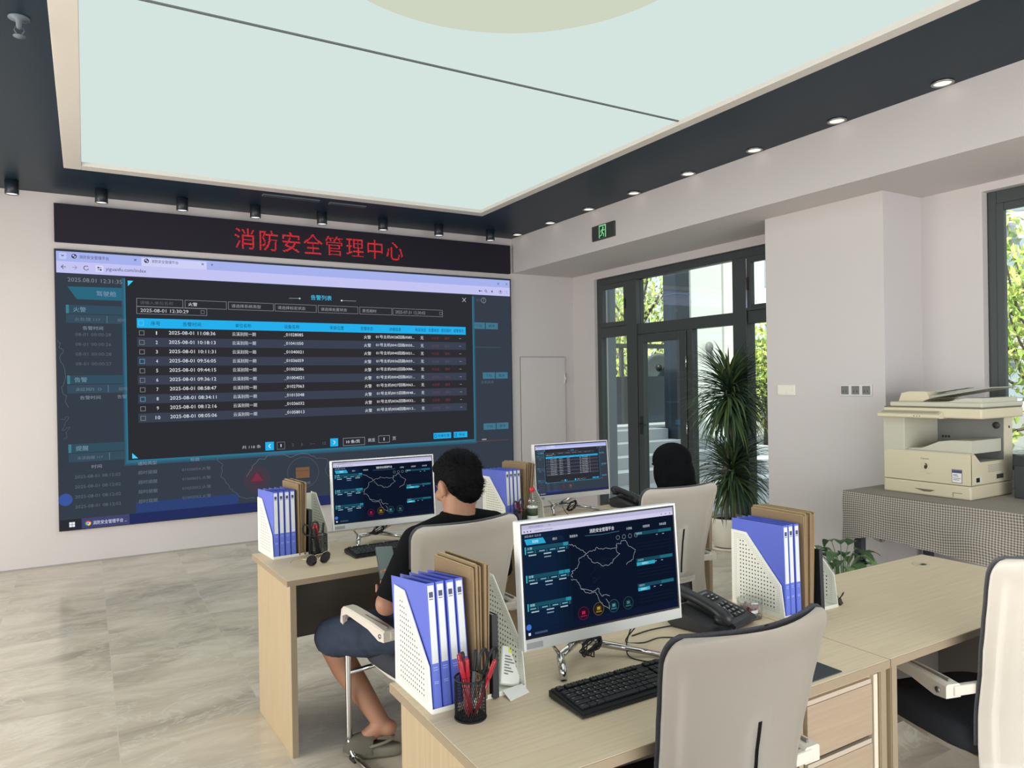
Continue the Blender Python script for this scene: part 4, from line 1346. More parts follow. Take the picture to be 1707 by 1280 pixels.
# ------------------------------------------------------------------ monitors
BEZEL = mat('white_monitor_casing', (218, 218, 216), 0.35)
CHIN = mat('silver_monitor_chin', (196, 198, 196), 0.35, metal=0.3)
def monitor(label, loc, rz, painter, sx, sy):
    t = thing('desktop_monitor', label, 'monitor', (loc[0], loc[1], DZ), rz, 'white framed monitors on the desks')
    tilt = Matrix.Rotation(-R(4), 4, 'X')
    T = Matrix.Translation((0, 0, loc[2] - DZ)) @ tilt
    W2, H_ = 0.272, 0.342
    MB().box((-W2, 0.004, 0), (W2, 0.034, H_), BEZEL, 0.004, T).build('casing', t)
    b = MB()
    for lo, hi in (((-W2, 0), (-W2 + 0.006, H_)), ((W2 - 0.006, 0), (W2, H_)), ((-W2 + 0.006, H_ - 0.006), (W2 - 0.006, H_))):
        b.box((lo[0], 0.0, lo[1]), (hi[0], 0.006, hi[1]), BEZEL, 0.001, T)
    b.box((-W2 + 0.006, 0.0, 0.0), (W2 - 0.006, 0.006, 0.030), CHIN, 0.001, T)
    b.build('bezel', t)
    MB().box((-W2 + 0.006, 0.002, 0.030), (W2 - 0.006, 0.0045, H_ - 0.006), mat('black_display_border', (12, 12, 16), 0.4), 0, T).build('display', t)
    o = T @ Vector((-0.262, 0.0016, H_ - 0.011))
    zd = (T.to_3x3() @ Vector((0, 0, 1)))
    s = Screen(o, (1, 0, 0), zd, (0.524 * sx, 0.296 * sy), 0.00012)
    painter(s)
    s.build('screen_image', t)
    MB().box((-W2 + 0.008, -0.0008, 0.006), (-W2 + 0.058, 0.0002, 0.021), mat('grey_badge', (140, 142, 142), 0.5), 0, T).build('badge', t)
    for k in range(3):
        pass
    st = MB()
    J, Hb, Rf, Lf = (-0.132, 0.045, 0.052), (0.0, 0.155, 0.038), (0.185, 0.0, 0.008), (-0.150, 0.0, 0.004)
    st.tube([Hb, J], [0.011, 0.010], CHROME, 8)
    st.tube([J, (-0.143, 0.02, 0.03), Lf], [0.011, 0.012, 0.010], CHROME, 8)
    st.tube([Hb, (0.10, 0.07, 0.024), Rf], [0.011, 0.010, 0.007], CHROME, 6)
    st.tube([Hb, (0.055, 0.10, 0.085), (0.10, 0.050, 0.165)], [0.011, 0.010, 0.010], CHROME, 8)
    st.tube([J, (-0.155, 0.05, 0.085), (-0.17, 0.045, 0.15)], [0.006, 0.005, 0.005], CHROME, 6)
    st.build('stand', t)
    MB().box((W2 - 0.2, 0.034, 0.07), (W2 - 0.34, 0.07, 0.28), BEZEL, 0.008, T).build('rear_cover', t)
    return t
m1 = monitor('white framed monitor with map dashboard on the nearest desk, largest in view', (1.262, 1.628, 0.852), R(-2), dashboard, 1 / 53, 1 / 30)
m2 = dup(m1, (1.305, 3.49, DZ), R(-1), 'white framed monitor with map dashboard in front of the seated man')
monitor('white framed monitor showing an alarm table on the desk by the door', (2.595, 3.665, 0.846), R(-2), alarm_page, 1 / 466, 1 / 249)

# ------------------------------------------------------------------ keyboards
KEYM = mat('black_keycaps', (34, 35, 38), 0.5)
def make_keyboard():
    t = thing('keyboard', 'x', 'keyboard')
    b = MB()
    b.prism([(-0.222, -0.07, 0.002), (-0.222, -0.07, 0.012), (-0.222, 0.07, 0.024), (-0.222, 0.07, 0.002)], (0.444, 0, 0), BLACK_PLASTIC)
    b.prism([(-0.226, -0.074, 0.004), (-0.226, -0.074, 0.009), (-0.226, 0.074, 0.020), (-0.226, 0.074, 0.004)], (0.452, 0, 0), BLACK_PLASTIC)
    b.build('base', t)
    k = MB()
    lg = MB()
    WH = mat('key_legend_white', (214, 214, 210), 0.5)
    rows = [(0.056, ['Esc'] + ['F%d' % i for i in range(1, 13)]), (0.030, list('`1234567890-=')), (0.011, ['Tab'] + list('QWERTYUIOP[]')), (-0.008, ['Caps'] + list("ASDFGHJKL;'")), (-0.027, ['Shift'] + list('ZXCVBNM,./')), (-0.046, ['Ctrl', '', 'Alt'])]
    def key(x0, x1, y, s=None):
        z = 0.012 + (y + 0.07) / 0.14 * 0.012
        k.box((x0 + 0.001, y - 0.0082, z), (x1 - 0.001, y + 0.0082, z + 0.007), KEYM, 0.0015, None, 1)
        if s:
            lg.text(s, WH, frame_mtx((x0 + 0.0035, y + 0.002, z + 0.0073), (1, 0, 0), (0, 1, 0.086)), 0.0062 if len(s) < 2 else 0.0042)
    for y, ks in rows:
        x = -0.214
        for i, s_ in enumerate(ks):
            wd = 0.019
            if i == 0 and y < 0.02:
                wd = {0.011: 0.0285, -0.008: 0.033, -0.027: 0.043, -0.046: 0.024}[y]
            if y > 0.05:
                wd = 0.0186
                x += 0.008 if i in (1, 5, 9) else 0
            if y < -0.04 and i > 0:
                wd = 0.024
            key(x, x + wd, y, s_)
            x += wd
        if y < -0.04:
            key(x, x + 0.112, y)
            x += 0.112
            for q in range(3):
                key(x, x + 0.0255, y, 'Ctrl' if q == 2 else '')
                x += 0.0255
        elif y < 0.05:
            key(x, 0.0715, y, 'Enter' if abs(y + 0.008) < 0.003 else '')
    for q in range(3):
        for y in (0.056, 0.030, 0.011):
            key(0.078 + 0.019 * q, 0.097 + 0.019 * q, y, '')
        key(0.078 + 0.019 * q, 0.097 + 0.019 * q, -0.046, '')
    key(0.097, 0.116, -0.027, '')
    for r_, y in enumerate((0.030, 0.011, -0.008, -0.027, -0.046)):
        for q in range(4):
            sx = 0.1415 + 0.019 * q
            key(sx, sx + 0.019, y, ['', '/', '*', '-', '7', '8', '9', '+', '4', '5', '6', '', '1', '2', '3', '', '0', '', '.', ''][r_ * 4 + q])
    k.build('keycaps', t)
    lg.build('key_legends', t)
    return t
kb = make_keyboard()
kb.location = (1.247, 1.497, DZ)
kb.rotation_euler = (0, 0, R(0.5))
kb['label'] = 'black keyboard on the nearest desk below the largest monitor'
kb['group'] = 'black keyboards on the desks'
dup(kb, (1.300, 3.385, DZ), R(3), 'black keyboard on the far left desk beside the seated man', 'black keyboards on the desks')

# ------------------------------------------------------------------ desk telephones
def make_phone():
    t = thing('desk_telephone', 'x', 'telephone')
    PB = mat('black_phone_plastic', (30, 32, 35), 0.4)
    b = MB()
    # wedge body, local: x right, y back
    prof = [(-0.095, 0.006), (-0.105, 0.022), (-0.095, 0.030), (0.08, 0.078), (0.10, 0.070), (0.10, 0.03), (0.085, 0.004)]
    b.prism([(-0.035, y, z) for y, z in prof], (0.14, 0, 0), PB)
    b.prism([(-0.115, y, z - (0.016 if z > 0.02 else 0)) for y, z in prof], (0.085, 0, 0), PB)
    b.build('body', t)
    sl = (0.078 - 0.030) / 0.175
    def fp(x, y):
        return Vector((x, y, 0.0305 + (y + 0.095) * sl))
    mt = lambda x, y: frame_mtx(fp(x, y), (1, 0, 0), (0, 1, sl))
    MB().box((-0.028, -0.016, 0), (0.036, 0.016, 0.003), mat('phone_display_grey_green', (74, 86, 84), 0.25), 0.001, mt(0.0, 0.035)).build('display', t)
    MB().box((-0.03, -0.004, 0), (0.03, 0.004, 0.002), mat('grey_phone_label', (92, 96, 100), 0.5), 0, mt(0.05, 0.068)).build('label_strip', t)
    dig = '123456789*0#'
    kk, ll = MB(), MB()
    WH = mat('key_legend_white')
    for i in range(12):
        x, y = 0.030 + 0.0225 * (i % 3), -0.005 - 0.0205 * (i // 3)
        kk.box((-0.0088, -0.0072, 0), (0.0088, 0.0072, 0.0045), KEYM, 0.0015, mt(x, y), 1)
        ll.text(dig[i], WH, mt(x, y) @ Matrix.Translation((0, 0, 0.0049)), 0.0125, align='C')
    for i in range(8):
        x, y = -0.022 + 0.022 * (i % 2), -0.012 - 0.019 * (i // 2)
        kk.box((-0.0085, -0.0055, 0), (0.0085, 0.0055, 0.004), KEYM, 0.0015, mt(x, y), 1)
        ll.box((-0.005, -0.001, 0.004), (0.005, 0.001, 0.0043), WH, 0, mt(x, y))
    for i in range(4):
        x, y = 0.052 + 0.024 * (i % 2), 0.046 - 0.018 * (i // 2)
        kk.box((-0.009, -0.0055, 0), (0.009, 0.0055, 0.004), KEYM, 0.0015, mt(x, y), 1)
        ll.box((-0.005, -0.001, 0.004), (0.005, 0.001, 0.0043), WH, 0, mt(x, y))
    kk.build('keypad', t)
    ll.build('key_legends', t)
    h = MB()
    def hp(y, dz):
        return (-0.072, y, 0.030 + (y + 0.1) * sl + dz)
    h.tube(smooth_path([hp(-0.105, 0.012), hp(-0.085, 0.026), hp(-0.05, 0.034), hp(0.0, 0.037), hp(0.05, 0.034), hp(0.088, 0.026), hp(0.108, 0.010)], 3), [0.010, 0.017, 0.021, 0.023, 0.022, 0.020, 0.018, 0.018, 0.018, 0.018, 0.018, 0.018, 0.020, 0.022, 0.024, 0.024, 0.021, 0.018, 0.010], PB, 14)
    for y in (-0.075, 0.078):
        h.tube([hp(y, 0.026), hp(y, 0.0)], [0.025, 0.023], PB, 16)
    h.build('handset', t)
    pts = [(-0.072 + 0.006 * math.cos(k * 0.9), -0.112 - 0.0007 * k, 0.012 + 0.006 * math.sin(k * 0.9)) for k in range(44)]
    MB().tube([(-0.072, -0.108, 0.03)] + pts, 0.0022, BLACK_PLASTIC, 5).build('coiled_cord', t)
    return t
ph = make_phone()
ph.location = (1.790, 1.745, DZ)
ph.rotation_euler = (0, 0, R(14))
ph['label'] = 'black desk telephone on the nearest desk beside the white file rack'
ph['group'] = 'black desk telephones'
dup(ph, (3.045, 3.655, DZ), R(18), 'black desk telephone in front of the glazed door on the far desk', 'black desk telephones')

# ------------------------------------------------------------------ file racks, binders, envelopes
RACKM = mat('white_perforated_metal', (226, 226, 216), 0.45)
HOLE = mat('perforation_dark', (70, 70, 66), 0.8)
BLUE = mat('blue_polypropylene', (84, 100, 196), 0.4, spec=0.4)
BLUE_IN = mat('deep_blue_lining', (52, 66, 176), 0.4)
SPINE = mat('grey_white_spine_label', (206, 208, 206), 0.5)
SPINE_BLUE = mat('spine_label_blue', (92, 110, 196), 0.5)
EMBLEM = mat('spine_emblem_navy', (58, 64, 96), 0.5)
KRAFT = mat('brown_kraft_board', (134, 112, 82), 0.8, var=0.08, vscale=30, stretch=(1, 1, 4))
KRAFT_EDGE = mat('kraft_edge', (164, 146, 108), 0.8)
RW, RD = 0.275, 0.238
PANEL_PROF = [(0, 0), (0.016, 0.112), (0.168, 0.268), (RD, 0.268), (RD, 0)]
def holes(mb, x, side):
    """dark perforation marks on one face of a side panel"""
    def inside(y, z, mgn):
        if z < mgn or z > 0.268 - mgn or y > RD - mgn or y < 0.012 + mgn:
            return False
        return z - 0.112 < (y - 0.016) / 0.152 * 0.156 - mgn * 1.45
    for i in range(20):
        for j in range(26):
            y, z = RD - 0.016 - 0.0135 * i, 0.018 + 0.0135 * j
            deep = inside(y, z, 0.030)
            if deep:
                r = 0.0031
                mb.quad([(x, y + side * r * math.cos(k * PI / 3), z + r * math.sin(k * PI / 3)) for k in range(6)], HOLE)
    for i in range(40):
        for j in range(44):
            y, z = RD - 0.016 - 0.0068 * i, 0.018 + 0.0068 * j
            if inside(y, z, 0.010) and not inside(y, z, 0.026):
                r = 0.0013
                mb.quad([(x, y + side * r * math.cos(k * PI / 2), z + r * math.sin(k * PI / 2)) for k in range(4)], HOLE)
def make_rack():
    t = thing('file_rack', 'x', 'file rack')
    for x, sgn in ((0.0, -1), (RW - 0.003, 1)):
        b = MB().prism([(x, y, z) for y, z in PANEL_PROF], (0.003, 0, 0), RACKM)
        holes(b, x - 0.0003, -1)
        holes(b, x + 0.0033, 1)
        b.build('side_panel', t)
    MB().prism([(0.192, y, z) for y, z in [(0.006, 0.003), (0.02, 0.10), (0.165, 0.250), (RD - 0.004, 0.250), (RD - 0.004, 0.003)]], (0.0025, 0, 0), RACKM).build('divider', t)
    MB().box((0.003, RD - 0.004, 0), (RW - 0.003, RD - 0.001, 0.262), RACKM).build('back_panel', t)
    b = MB().box((0.003, 0.0, 0.0), (RW - 0.003, RD - 0.004, 0.003), RACKM)
    b.box((0.003, -0.001, 0.0), (RW - 0.003, 0.001, 0.012), RACKM)
    b.build('base_plate', t)
    return t
def make_binder():
    t = thing('ring_binder', 'x', 'binder')
    # local: spine centre at origin bottom, y back
    hw, H_, D_ = 0.0115, 0.312, 0.225
    b = MB()
    for s_, tip in ((-1, -0.004), (1, 0.0035)):
        b.prism([(s_ * hw, 0, 0), (s_ * (hw - 0.0018), 0, 0), (s_ * (hw - 0.0018) + tip, D_, 0), (s_ * hw + tip, D_, 0)][::s_], (0, 0, H_), BLUE)
    b.build('cover', t)
    b = MB().box((-hw, -0.002, 0), (hw, 0.0005, H_), BLUE, 0.0008)
    b.build('spine', t)
    b = MB()
    b.box((-0.0085, -0.0028, 0.115), (0.0085, -0.0019, H_ - 0.006), SPINE)
    b.box((-0.0085, -0.0028, 0.008), (0.0085, -0.0019, 0.115), SPINE_BLUE)
    b.box((-0.0055, -0.0031, H_ - 0.036), (0.0055, -0.0027, H_ - 0.022), EMBLEM)
    b.box((-0.0055, -0.0031, H_ - 0.041), (0.0055, -0.0027, H_ - 0.039), EMBLEM)
    for z in (0.104, 0.098, 0.07, 0.066):
        b.box((-0.006, -0.0031, z), (0.006, -0.0027, z + 0.0018), mat('spine_print_pale', (150, 160, 210), 0.5))
    b.build('spine_label', t)
    MB().box((-hw + 0.003, 0.012, 0.004), (hw - 0.003, D_ - 0.012, H_ - 0.016), BLUE_IN).build('pages', t)
    return t
def make_envelope(hh, th, seed):
    rnd = random.Random(seed)
    t = thing('kraft_envelope', 'x', 'envelope')
    b = MB().box((-th / 2, 0, 0), (th / 2, 0.232, hh), KRAFT, 0.0008)
    b.build('body', t)
    MB().box((-th / 2 - 0.0008, 0.004, hh - 0.075), (-th / 2 + 0.0002, 0.228, hh - 0.001), KRAFT).build('flap', t)
    MB().box((-th / 2 + 0.0005, 0.006, hh - 0.0005), (th / 2 - 0.0005, 0.226, hh + 0.0012), KRAFT_EDGE).build('opening_edge', t)
    return t
rack0 = make_rack()
binder0 = make_binder()
env0 = [make_envelope(0.338, 0.0052, 1), make_envelope(0.345, 0.0075, 2)]
nb = thing('notebook', 'x', 'notebook')
m_ = MB()
LEATHER = mat('black_leatherette', (30, 28, 32), 0.5)
m_.box((-0.008, 0, 0), (-0.006, 0.15, 0.212), LEATHER, 0.0008)
m_.box((0.006, 0, 0), (0.008, 0.15, 0.212), LEATHER, 0.0008)
m_.build('cover', nb)
MB().box((-0.006, 0.003, 0.003), (0.006, 0.147, 0.209), mat('paper_block', (150, 148, 150), 0.8)).build('pages', nb)
MB().box((-0.0085, -0.0012, 0), (0.0085, 0.0012, 0.212), mat('charcoal_elastic', (52, 52, 56), 0.7), 0.0005).build('spine', nb)

RACKS = [((0.725, 1.645), R(0.6), 'in the white rack on the nearest desk', 'white perforated file rack on the nearest desk, left of the largest monitor', 7.0, 5, 4),
         ((2.022, 1.640), R(-1.5), 'in the white rack beside the near telephone', 'white perforated file rack between the near telephone and the bare desk', 1.5, 6, 3),
         ((0.748, 3.505), R(5), 'in the white rack on the far left desk', 'white perforated file rack on the far left desk before the video wall', 2.0, 4, 4),
         ((2.035, 3.535), R(6), 'in the white rack behind the water bottle', 'white perforated file rack on the far right desk, behind the water bottle', 2.5, 5, 4)]
used = {}
def place(proto, key, loc, rot, label, group):
    if key not in used:
        used[key] = 1
        proto.location, proto.rotation_euler = loc, rot
        proto['label'], proto['group'] = label, group
        return proto
    return dup(proto, loc, rot, label, group)
SIDE = {4: ['leftmost', 'second from left', 'third from left', 'rightmost'], 3: ['leftmost', 'middle', 'rightmost'],
        5: ['leftmost', 'second from left', 'middle', 'fourth from left', 'rightmost'], 6: ['leftmost', 'second from left', 'third from left', 'fourth from left', 'fifth from left', 'rightmost']}
RM = []
for ri, (xy, rz, where, lab, lean, ne, nbind) in enumerate(RACKS):
    loc = Vector((xy[0], xy[1], DZ))
    M = Matrix.Translation(loc) @ Matrix.Rotation(rz, 4, 'Z')
    RM.append(M)
    place(rack0, 'rack', loc, (0, 0, rz), lab, 'white perforated file racks')
    for k in range(nbind):
        p = M @ Vector((0.0185 + 0.0272 * k, 0.004 + 0.002 * (k % 2), 0.0035))
        place(binder0, 'binder', p, (R(-lean), 0, rz), SIDE[nbind][k] + ' blue ring binder ' + where, 'blue ring binders in the racks')
    x = 0.0185 + 0.0272 * nbind - 0.004
    for k in range(ne):
        th = 0.0075 if k % 2 else 0.0052
        p = M @ Vector((x + th / 2, -0.004 + 0.003 * (k % 3), 0.0035))
        place(env0[k % 2], 'env%d' % (k % 2), p, (R(-lean * 0.35), R(0.6 * k if ri != 3 else 1.4 * k + 3), rz), SIDE[ne][k] + ' brown kraft envelope ' + where, 'brown kraft envelopes in the racks')
        x += th + 0.0022
    if ri != 3:
        p = M @ Vector((0.176, -0.012, 0.0035))
        place(nb, 'nb', p, (R(-3), R(1.5), rz), 'black notebook ' + where + ', right of the envelopes', 'black notebooks in the racks')

# packet of tissues and folded slips in the right bay of the near rack
pk = thing('tissue_packet', 'white printed tissue packet with yellow tab leaning in the near file rack', 'packet', RM[0] @ Vector((0.240, 0.02, 0.012)), RACKS[0][1])
PM = Matrix.Rotation(R(-38), 4, 'X') @ Matrix.Rotation(R(24), 4, 'Y')
MB().box((-0.030, 0, 0), (0.026, 0.018, 0.105), mat('white_printed_film', (226, 226, 218), 0.4), 0.006, PM).build('packet_body', pk)
b = MB()
for k in range(7):
    b.box((-0.022, -0.0012, 0.025 + 0.008 * k), (-0.022 + 0.012 + 0.020 * ((k * 37) % 10) / 10, -0.0002, 0.028 + 0.008 * k), mat('grey_print', (120, 120, 118), 0.6), 0, PM)
b.build('print', pk)
MB().box((-0.012, -0.0015, 0.085), (0.02, 0.004, 0.117), mat('lime_yellow_tab', (214, 224, 70), 0.5), 0.001, PM).build('yellow_tab', pk)
sl = thing('paper_slip', 'folded white paper slip lying in front of the tissue packet', 'paper', RM[0] @ Vector((0.233, -0.018, 0.0005)), R(8))
MB().prism([(-0.035, -0.02, 0), (0.035, -0.012, 0), (0.036, 0.02, 0.0125), (-0.03, 0.02, 0.0125)], (0, 0, 0.0012), mat('white_paper', (222, 220, 214), 0.8)).build('sheet', sl)

# ------------------------------------------------------------------ pen cups and what they hold
WIRE = mat('black_wire_mesh', (24, 24, 26), 0.5, spec=0.3)
def make_cup():
    t = thing('pen_cup', 'x', 'pen cup')
    m_ = MB()
    r, h = 0.038, 0.098
    n = 46
    for k in range(n):
        for s_ in (-1, 1):
            m_.tube([(r * math.cos(2 * PI * (k / n + s_ * q / 12 * 0.14)), r * math.sin(2 * PI * (k / n + s_ * q / 12 * 0.14)), h * q / 12) for q in range(13)], 0.00075, WIRE, 3)
    m_.build('mesh_wall', t)
    for z, rr, nm in ((h, 0.002, 'rim'), (0.002, 0.0022, 'foot_ring')):
        MB().tube([(r * math.cos(2 * PI * k / 40), r * math.sin(2 * PI * k / 40), z) for k in range(40)], rr, WIRE, 8, True).build(nm, t)
    MB().lathe([(0.0, 0.0), (r, 0.0), (r, 0.0015), (0.0, 0.0015)], WIRE, 32).build('base', t)
    return t
def make_pen(cm, grip):
    t = thing('pen', 'x', 'pen')
    MB().lathe([(0.0, 0.0), (0.0012, 0.001), (0.0035, 0.014), (0.0048, 0.018), (0.0048, 0.105)], cm, 12).build('barrel', t)
    MB().lathe([(0.0055, 0.100), (0.0058, 0.103), (0.0055, 0.145), (0.003, 0.150), (0.0, 0.150)], grip, 12).build('cap', t)
    MB().box((-0.0015, 0.005, 0.112), (0.0015, 0.0075, 0.148), grip, 0.0005).build('clip', t)
    return t
RED_CLEAR = mat('red_translucent_plastic', (150, 30, 42), 0.2, spec=0.5)
pen_r = make_pen(RED_CLEAR, RED_CLEAR)
pen_k = make_pen(mat('clear_grey_barrel', (110, 112, 114), 0.25), BLACK_PLASTIC)
def make_scissors(hm):
    t = thing('scissors', 'x', 'scissors')
    for s_ in (-1, 1):
        b = MB().prism([(s_ * 0.001, 0.0015 * s_, 0.0), (s_ * 0.007, 0.0015 * s_, 0.075), (-s_ * 0.004, 0.0015 * s_, 0.078)], (0, 0.0016, 0), STEEL)
        b.build('blade', t)
        cx, cz = s_ * 0.020, 0.128
        b = MB().tube([(cx + (0.0155 + 0.002) * math.cos(2 * PI * k / 24) + s_ * 0.004 * math.sin(2 * PI * k / 24), 0.001 * s_, cz + 0.028 * math.sin(2 * PI * k / 24)) for k in range(24)], 0.0042, hm, 8, True)
        b.tube([(-s_ * 0.002, 0.001 * s_, 0.076), (s_ * 0.006, 0.001 * s_, 0.095), (cx - s_ * 0.006, 0.001 * s_, cz - 0.024)], 0.0042, hm, 8)
        b.build('handle', t)
    MB().cyl((0, -0.004, 0.076), (0, 0.004, 0.076), 0.004, STEEL, 12).build('pivot', t)
    return t
sc0 = make_scissors(BLACK_PLASTIC)
cup0 = make_cup()
CUPS = [((0.800, 1.583), 'black wire mesh pen cup on the nearest desk, in front of the blue binders', 'on the nearest desk'),
        ((0.955, 3.470), 'black wire mesh pen cup on the far left desk behind the sunglasses', 'behind the sunglasses'),
        ((2.085, 3.470), 'dark wire mesh pen cup on the far right desk beside the water bottle', 'beside the water bottle')]
for i, (xy, lab, where) in enumerate(CUPS):
    loc = Vector((xy[0], xy[1], DZ))
    place(cup0, 'cup', loc, (0, 0, 0.3 * i), lab, 'black mesh pen cups')
    P0 = [(-0.012, 0.008, -9, -14), (-0.002, 0.012, -4, -9), (0.012, -0.004, 8, 13), (-0.018, -0.004, -12, -20)]
    names = ['red pen leaning left', 'red pen standing behind', 'red pen leaning right', 'red pen leaning furthest left']
    for k in range((4, 3, 2)[i]):
        a = P0[k]
        p = loc + Vector((-a[0] * 0.6, a[1] * 0.6, 0.003))
        place(pen_r, 'penr', p, (R(-a[2] * 0.5), R(a[3]), 0.7 * k), names[k] + ' in the mesh cup ' + where, 'red pens in the mesh cups')
    for k in range((2, 1, 1)[i]):
        p = loc + Vector((0.008 - 0.014 * k, 0.012, 0.003))
        place(pen_k, 'penk', p, (R(-6), R(9 - 5 * k), 0.5 * k), ('black capped pen in the mesh cup ', 'second black capped pen in the mesh cup ')[k] + where, 'black pens in the mesh cups')
    sx, sa = ((0.014, 14), (-0.012, -12), (-0.004, -10))[i]
    if i == 2:
        sc1 = make_scissors(mat('navy_rubber', (28, 34, 52), 0.5))
        sc1.location, sc1.rotation_euler = loc + Vector((sx, -0.008, 0.008)), (R(5), R(sa), R(10))
        sc1['label'], sc1['group'] = 'scissors with navy and red handles in the cup beside the water bottle', 'scissors in the mesh cups'
        for ch_ in sc1.children:
            if ch_.name.startswith('handle'):
                MB().tube([(0.006, -0.001, 0.084), (0.016, -0.001, 0.108)], 0.0052, mat('red_rubber', (200, 60, 70), 0.5), 8).build('red_grip', ch_)
    else:
        place(sc0, 'sc', loc + Vector((sx, -0.008 if i == 0 else 0.0, 0.008)), (R(5), R(sa), R(25 if i == 0 else -10)), 'black handled scissors in the mesh cup ' + where, 'scissors in the mesh cups')
st = thing('stapler', 'black stapler standing on end in the cup behind the sunglasses', 'stapler', Vector((0.951, 3.452, DZ + 0.004)), R(-5))
m_ = MB().box((-0.012, -0.008, 0), (0.004, 0.010, 0.13), BLACK_PLASTIC, 0.004, Matrix.Rotation(R(-9), 4, 'Y'))
m_.build('body', st)
MB().box((0.006, -0.006, 0.0), (0.012, 0.008, 0.125), mat('gunmetal', (60, 62, 66), 0.35, metal=0.6), 0.002, Matrix.Rotation(R(-14), 4, 'Y')).build('arm', st)

# ------------------------------------------------------------------ small things on the desks
sg = thing('sunglasses', 'dark aviator sunglasses with thin gold frame on the far left desk', 'sunglasses', (0.903, 3.287, DZ), R(20))
sg.scale = (1.08, 1.08, 1.08)
LENS = mat('dark_mirror_lens', (24, 22, 44), 0.06, spec=0.8)
GOLD = mat('pale_gold_wire', (200, 186, 150), 0.25, metal=1.0)
for s_ in (-1, 1):
    cx = 0.034 * s_
    ol = [(cx + s_ * (0.027 * math.cos(a) + 0.004 * math.sin(a)), 0.004 * abs(math.cos(a)), 0.0255 + 0.0235 * math.sin(a) * (1 if math.sin(a) > 0 else 1.06)) for a in [2 * PI * k / 28 for k in range(28)]]
    b = MB()
    v = ol + [(p[0], p[1] + 0.0015, p[2]) for p in ol]
    b.raw(v, [list(range(28)), list(range(28, 56))[::-1]] + [[k, (k + 1) % 28, 28 + (k + 1) % 28, 28 + k] for k in range(28)], LENS)
    b.build('lens', sg)
    MB().tube([(p[0], p[1], p[2]) for p in ol], 0.0012, GOLD, 6, True).build('rim', sg)
    MB().tube(smooth_path([(0.062 * s_, 0.004, 0.034), (0.066 * s_, 0.02, 0.034), (0.062 * s_, 0.09, 0.02), (0.055 * s_, 0.125, 0.003)], 4), 0.0013, GOLD, 6).build('temple', sg)
MB().tube([(-0.012, 0, 0.036), (0, -0.002, 0.040), (0.012, 0, 0.036)], 0.0013, GOLD, 6).build('bridge', sg)

bt = thing('water_bottle', 'clear water bottle with red cap on the far right desk', 'bottle', (2.168, 3.475, DZ))
CLEAR = glass_material('clear_plastic', 0.10, (246, 248, 247))
MB().lathe([(0.0, 0.0), (0.026, 0.0), (0.031, 0.006), (0.031, 0.03), (0.029, 0.034), (0.031, 0.04), (0.031, 0.118), (0.029, 0.124), (0.031, 0.13), (0.028, 0.155), (0.016, 0.185), (0.0125, 0.19), (0.0125, 0.2)], CLEAR, 28).build('body', bt)
MB().lathe([(0.0135, 0.196), (0.0145, 0.197), (0.0145, 0.216), (0.012, 0.218), (0.0, 0.218)], mat('red_cap_plastic', (206, 34, 48), 0.4), 24).build('cap', bt)
m_ = MB()
m_.lathe([(0.0314, 0.042), (0.0316, 0.043), (0.0316, 0.062)], mat('white_label_film', (224, 226, 222), 0.4), 28)
m_.lathe([(0.0316, 0.062), (0.0316, 0.104)], mat('dark_green_label_picture', (66, 78, 62), 0.5, var=0.5, vscale=90), 28)
m_.lathe([(0.0316, 0.104), (0.0316, 0.113), (0.0314, 0.114)], mat('white_label_film'), 28)
m_.lathe([(0.0314, 0.018), (0.0316, 0.019), (0.0316, 0.040)], mat('red_label_band', (196, 52, 58), 0.4), 28)
m_.build('label', bt)

jr = thing('clip_jar', 'clear round tub of paper clips beside the near telephone', 'jar', (1.950, 1.728, DZ))
MB().lathe([(0.0, 0.0), (0.040, 0.0), (0.042, 0.004), (0.042, 0.058), (0.0405, 0.058), (0.0405, 0.004), (0.0, 0.003)], CLEAR, 36).build('tub', jr)
MB().lathe([(0.0425, 0.050), (0.0435, 0.051), (0.0435, 0.062), (0.040, 0.064), (0.0, 0.064)], CLEAR, 36).build('lid', jr)
cl = MB()
rnd = random.Random(8)
CM = [STEEL, STEEL, mat('pink_clip', (206, 120, 140), 0.4), mat('pale_blue_clip', (150, 176, 196), 0.4), mat('red_clip', (186, 60, 70), 0.4)]
for k in range(90):
    a, r_ = rnd.uniform(0, 6.28), 0.030 * math.sqrt(rnd.random())
    c0 = Vector((r_ * math.cos(a), r_ * math.sin(a), rnd.uniform(0.007, 0.042)))
    e = Euler((rnd.uniform(0, 6), rnd.uniform(0, 6), rnd.uniform(0, 6))).to_matrix()
    pts = [(-0.010, -0.003, 0), (0.010, -0.003, 0), (0.012, 0, 0), (0.010, 0.003, 0), (-0.008, 0.003, 0), (-0.0095, 0, 0), (-0.008, -0.001, 0), (0.006, -0.001, 0)]
    q = [c0 + e @ Vector(p) for p in pts]
    q = [Vector((p.x, p.y, min(0.046, max(0.005, p.z)))) for p in q]
    q = [p if math.hypot(p.x, p.y) < 0.038 else Vector((p.x * 0.038 / math.hypot(p.x, p.y), p.y * 0.038 / math.hypot(p.x, p.y), p.z)) for p in q]
    cl.tube(q, 0.0007, rnd.choice(CM), 4)
o = tag(cl.build('paper_clips'), 'loose paper clips heaped inside the clear round tub', 'paper clips')
o.location = (1.950, 1.728, DZ)
o['kind'] = 'stuff'

tag(MB().box((1.572, 1.268, DZ), (1.795, 1.452, DZ + 0.003), mat('dark_mouse_mat_cloth', (46, 54, 58), 0.85), 0.0012).build('mouse_mat'), 'dark mouse mat on the nearest desk, half behind the nearest chair', 'mouse mat')

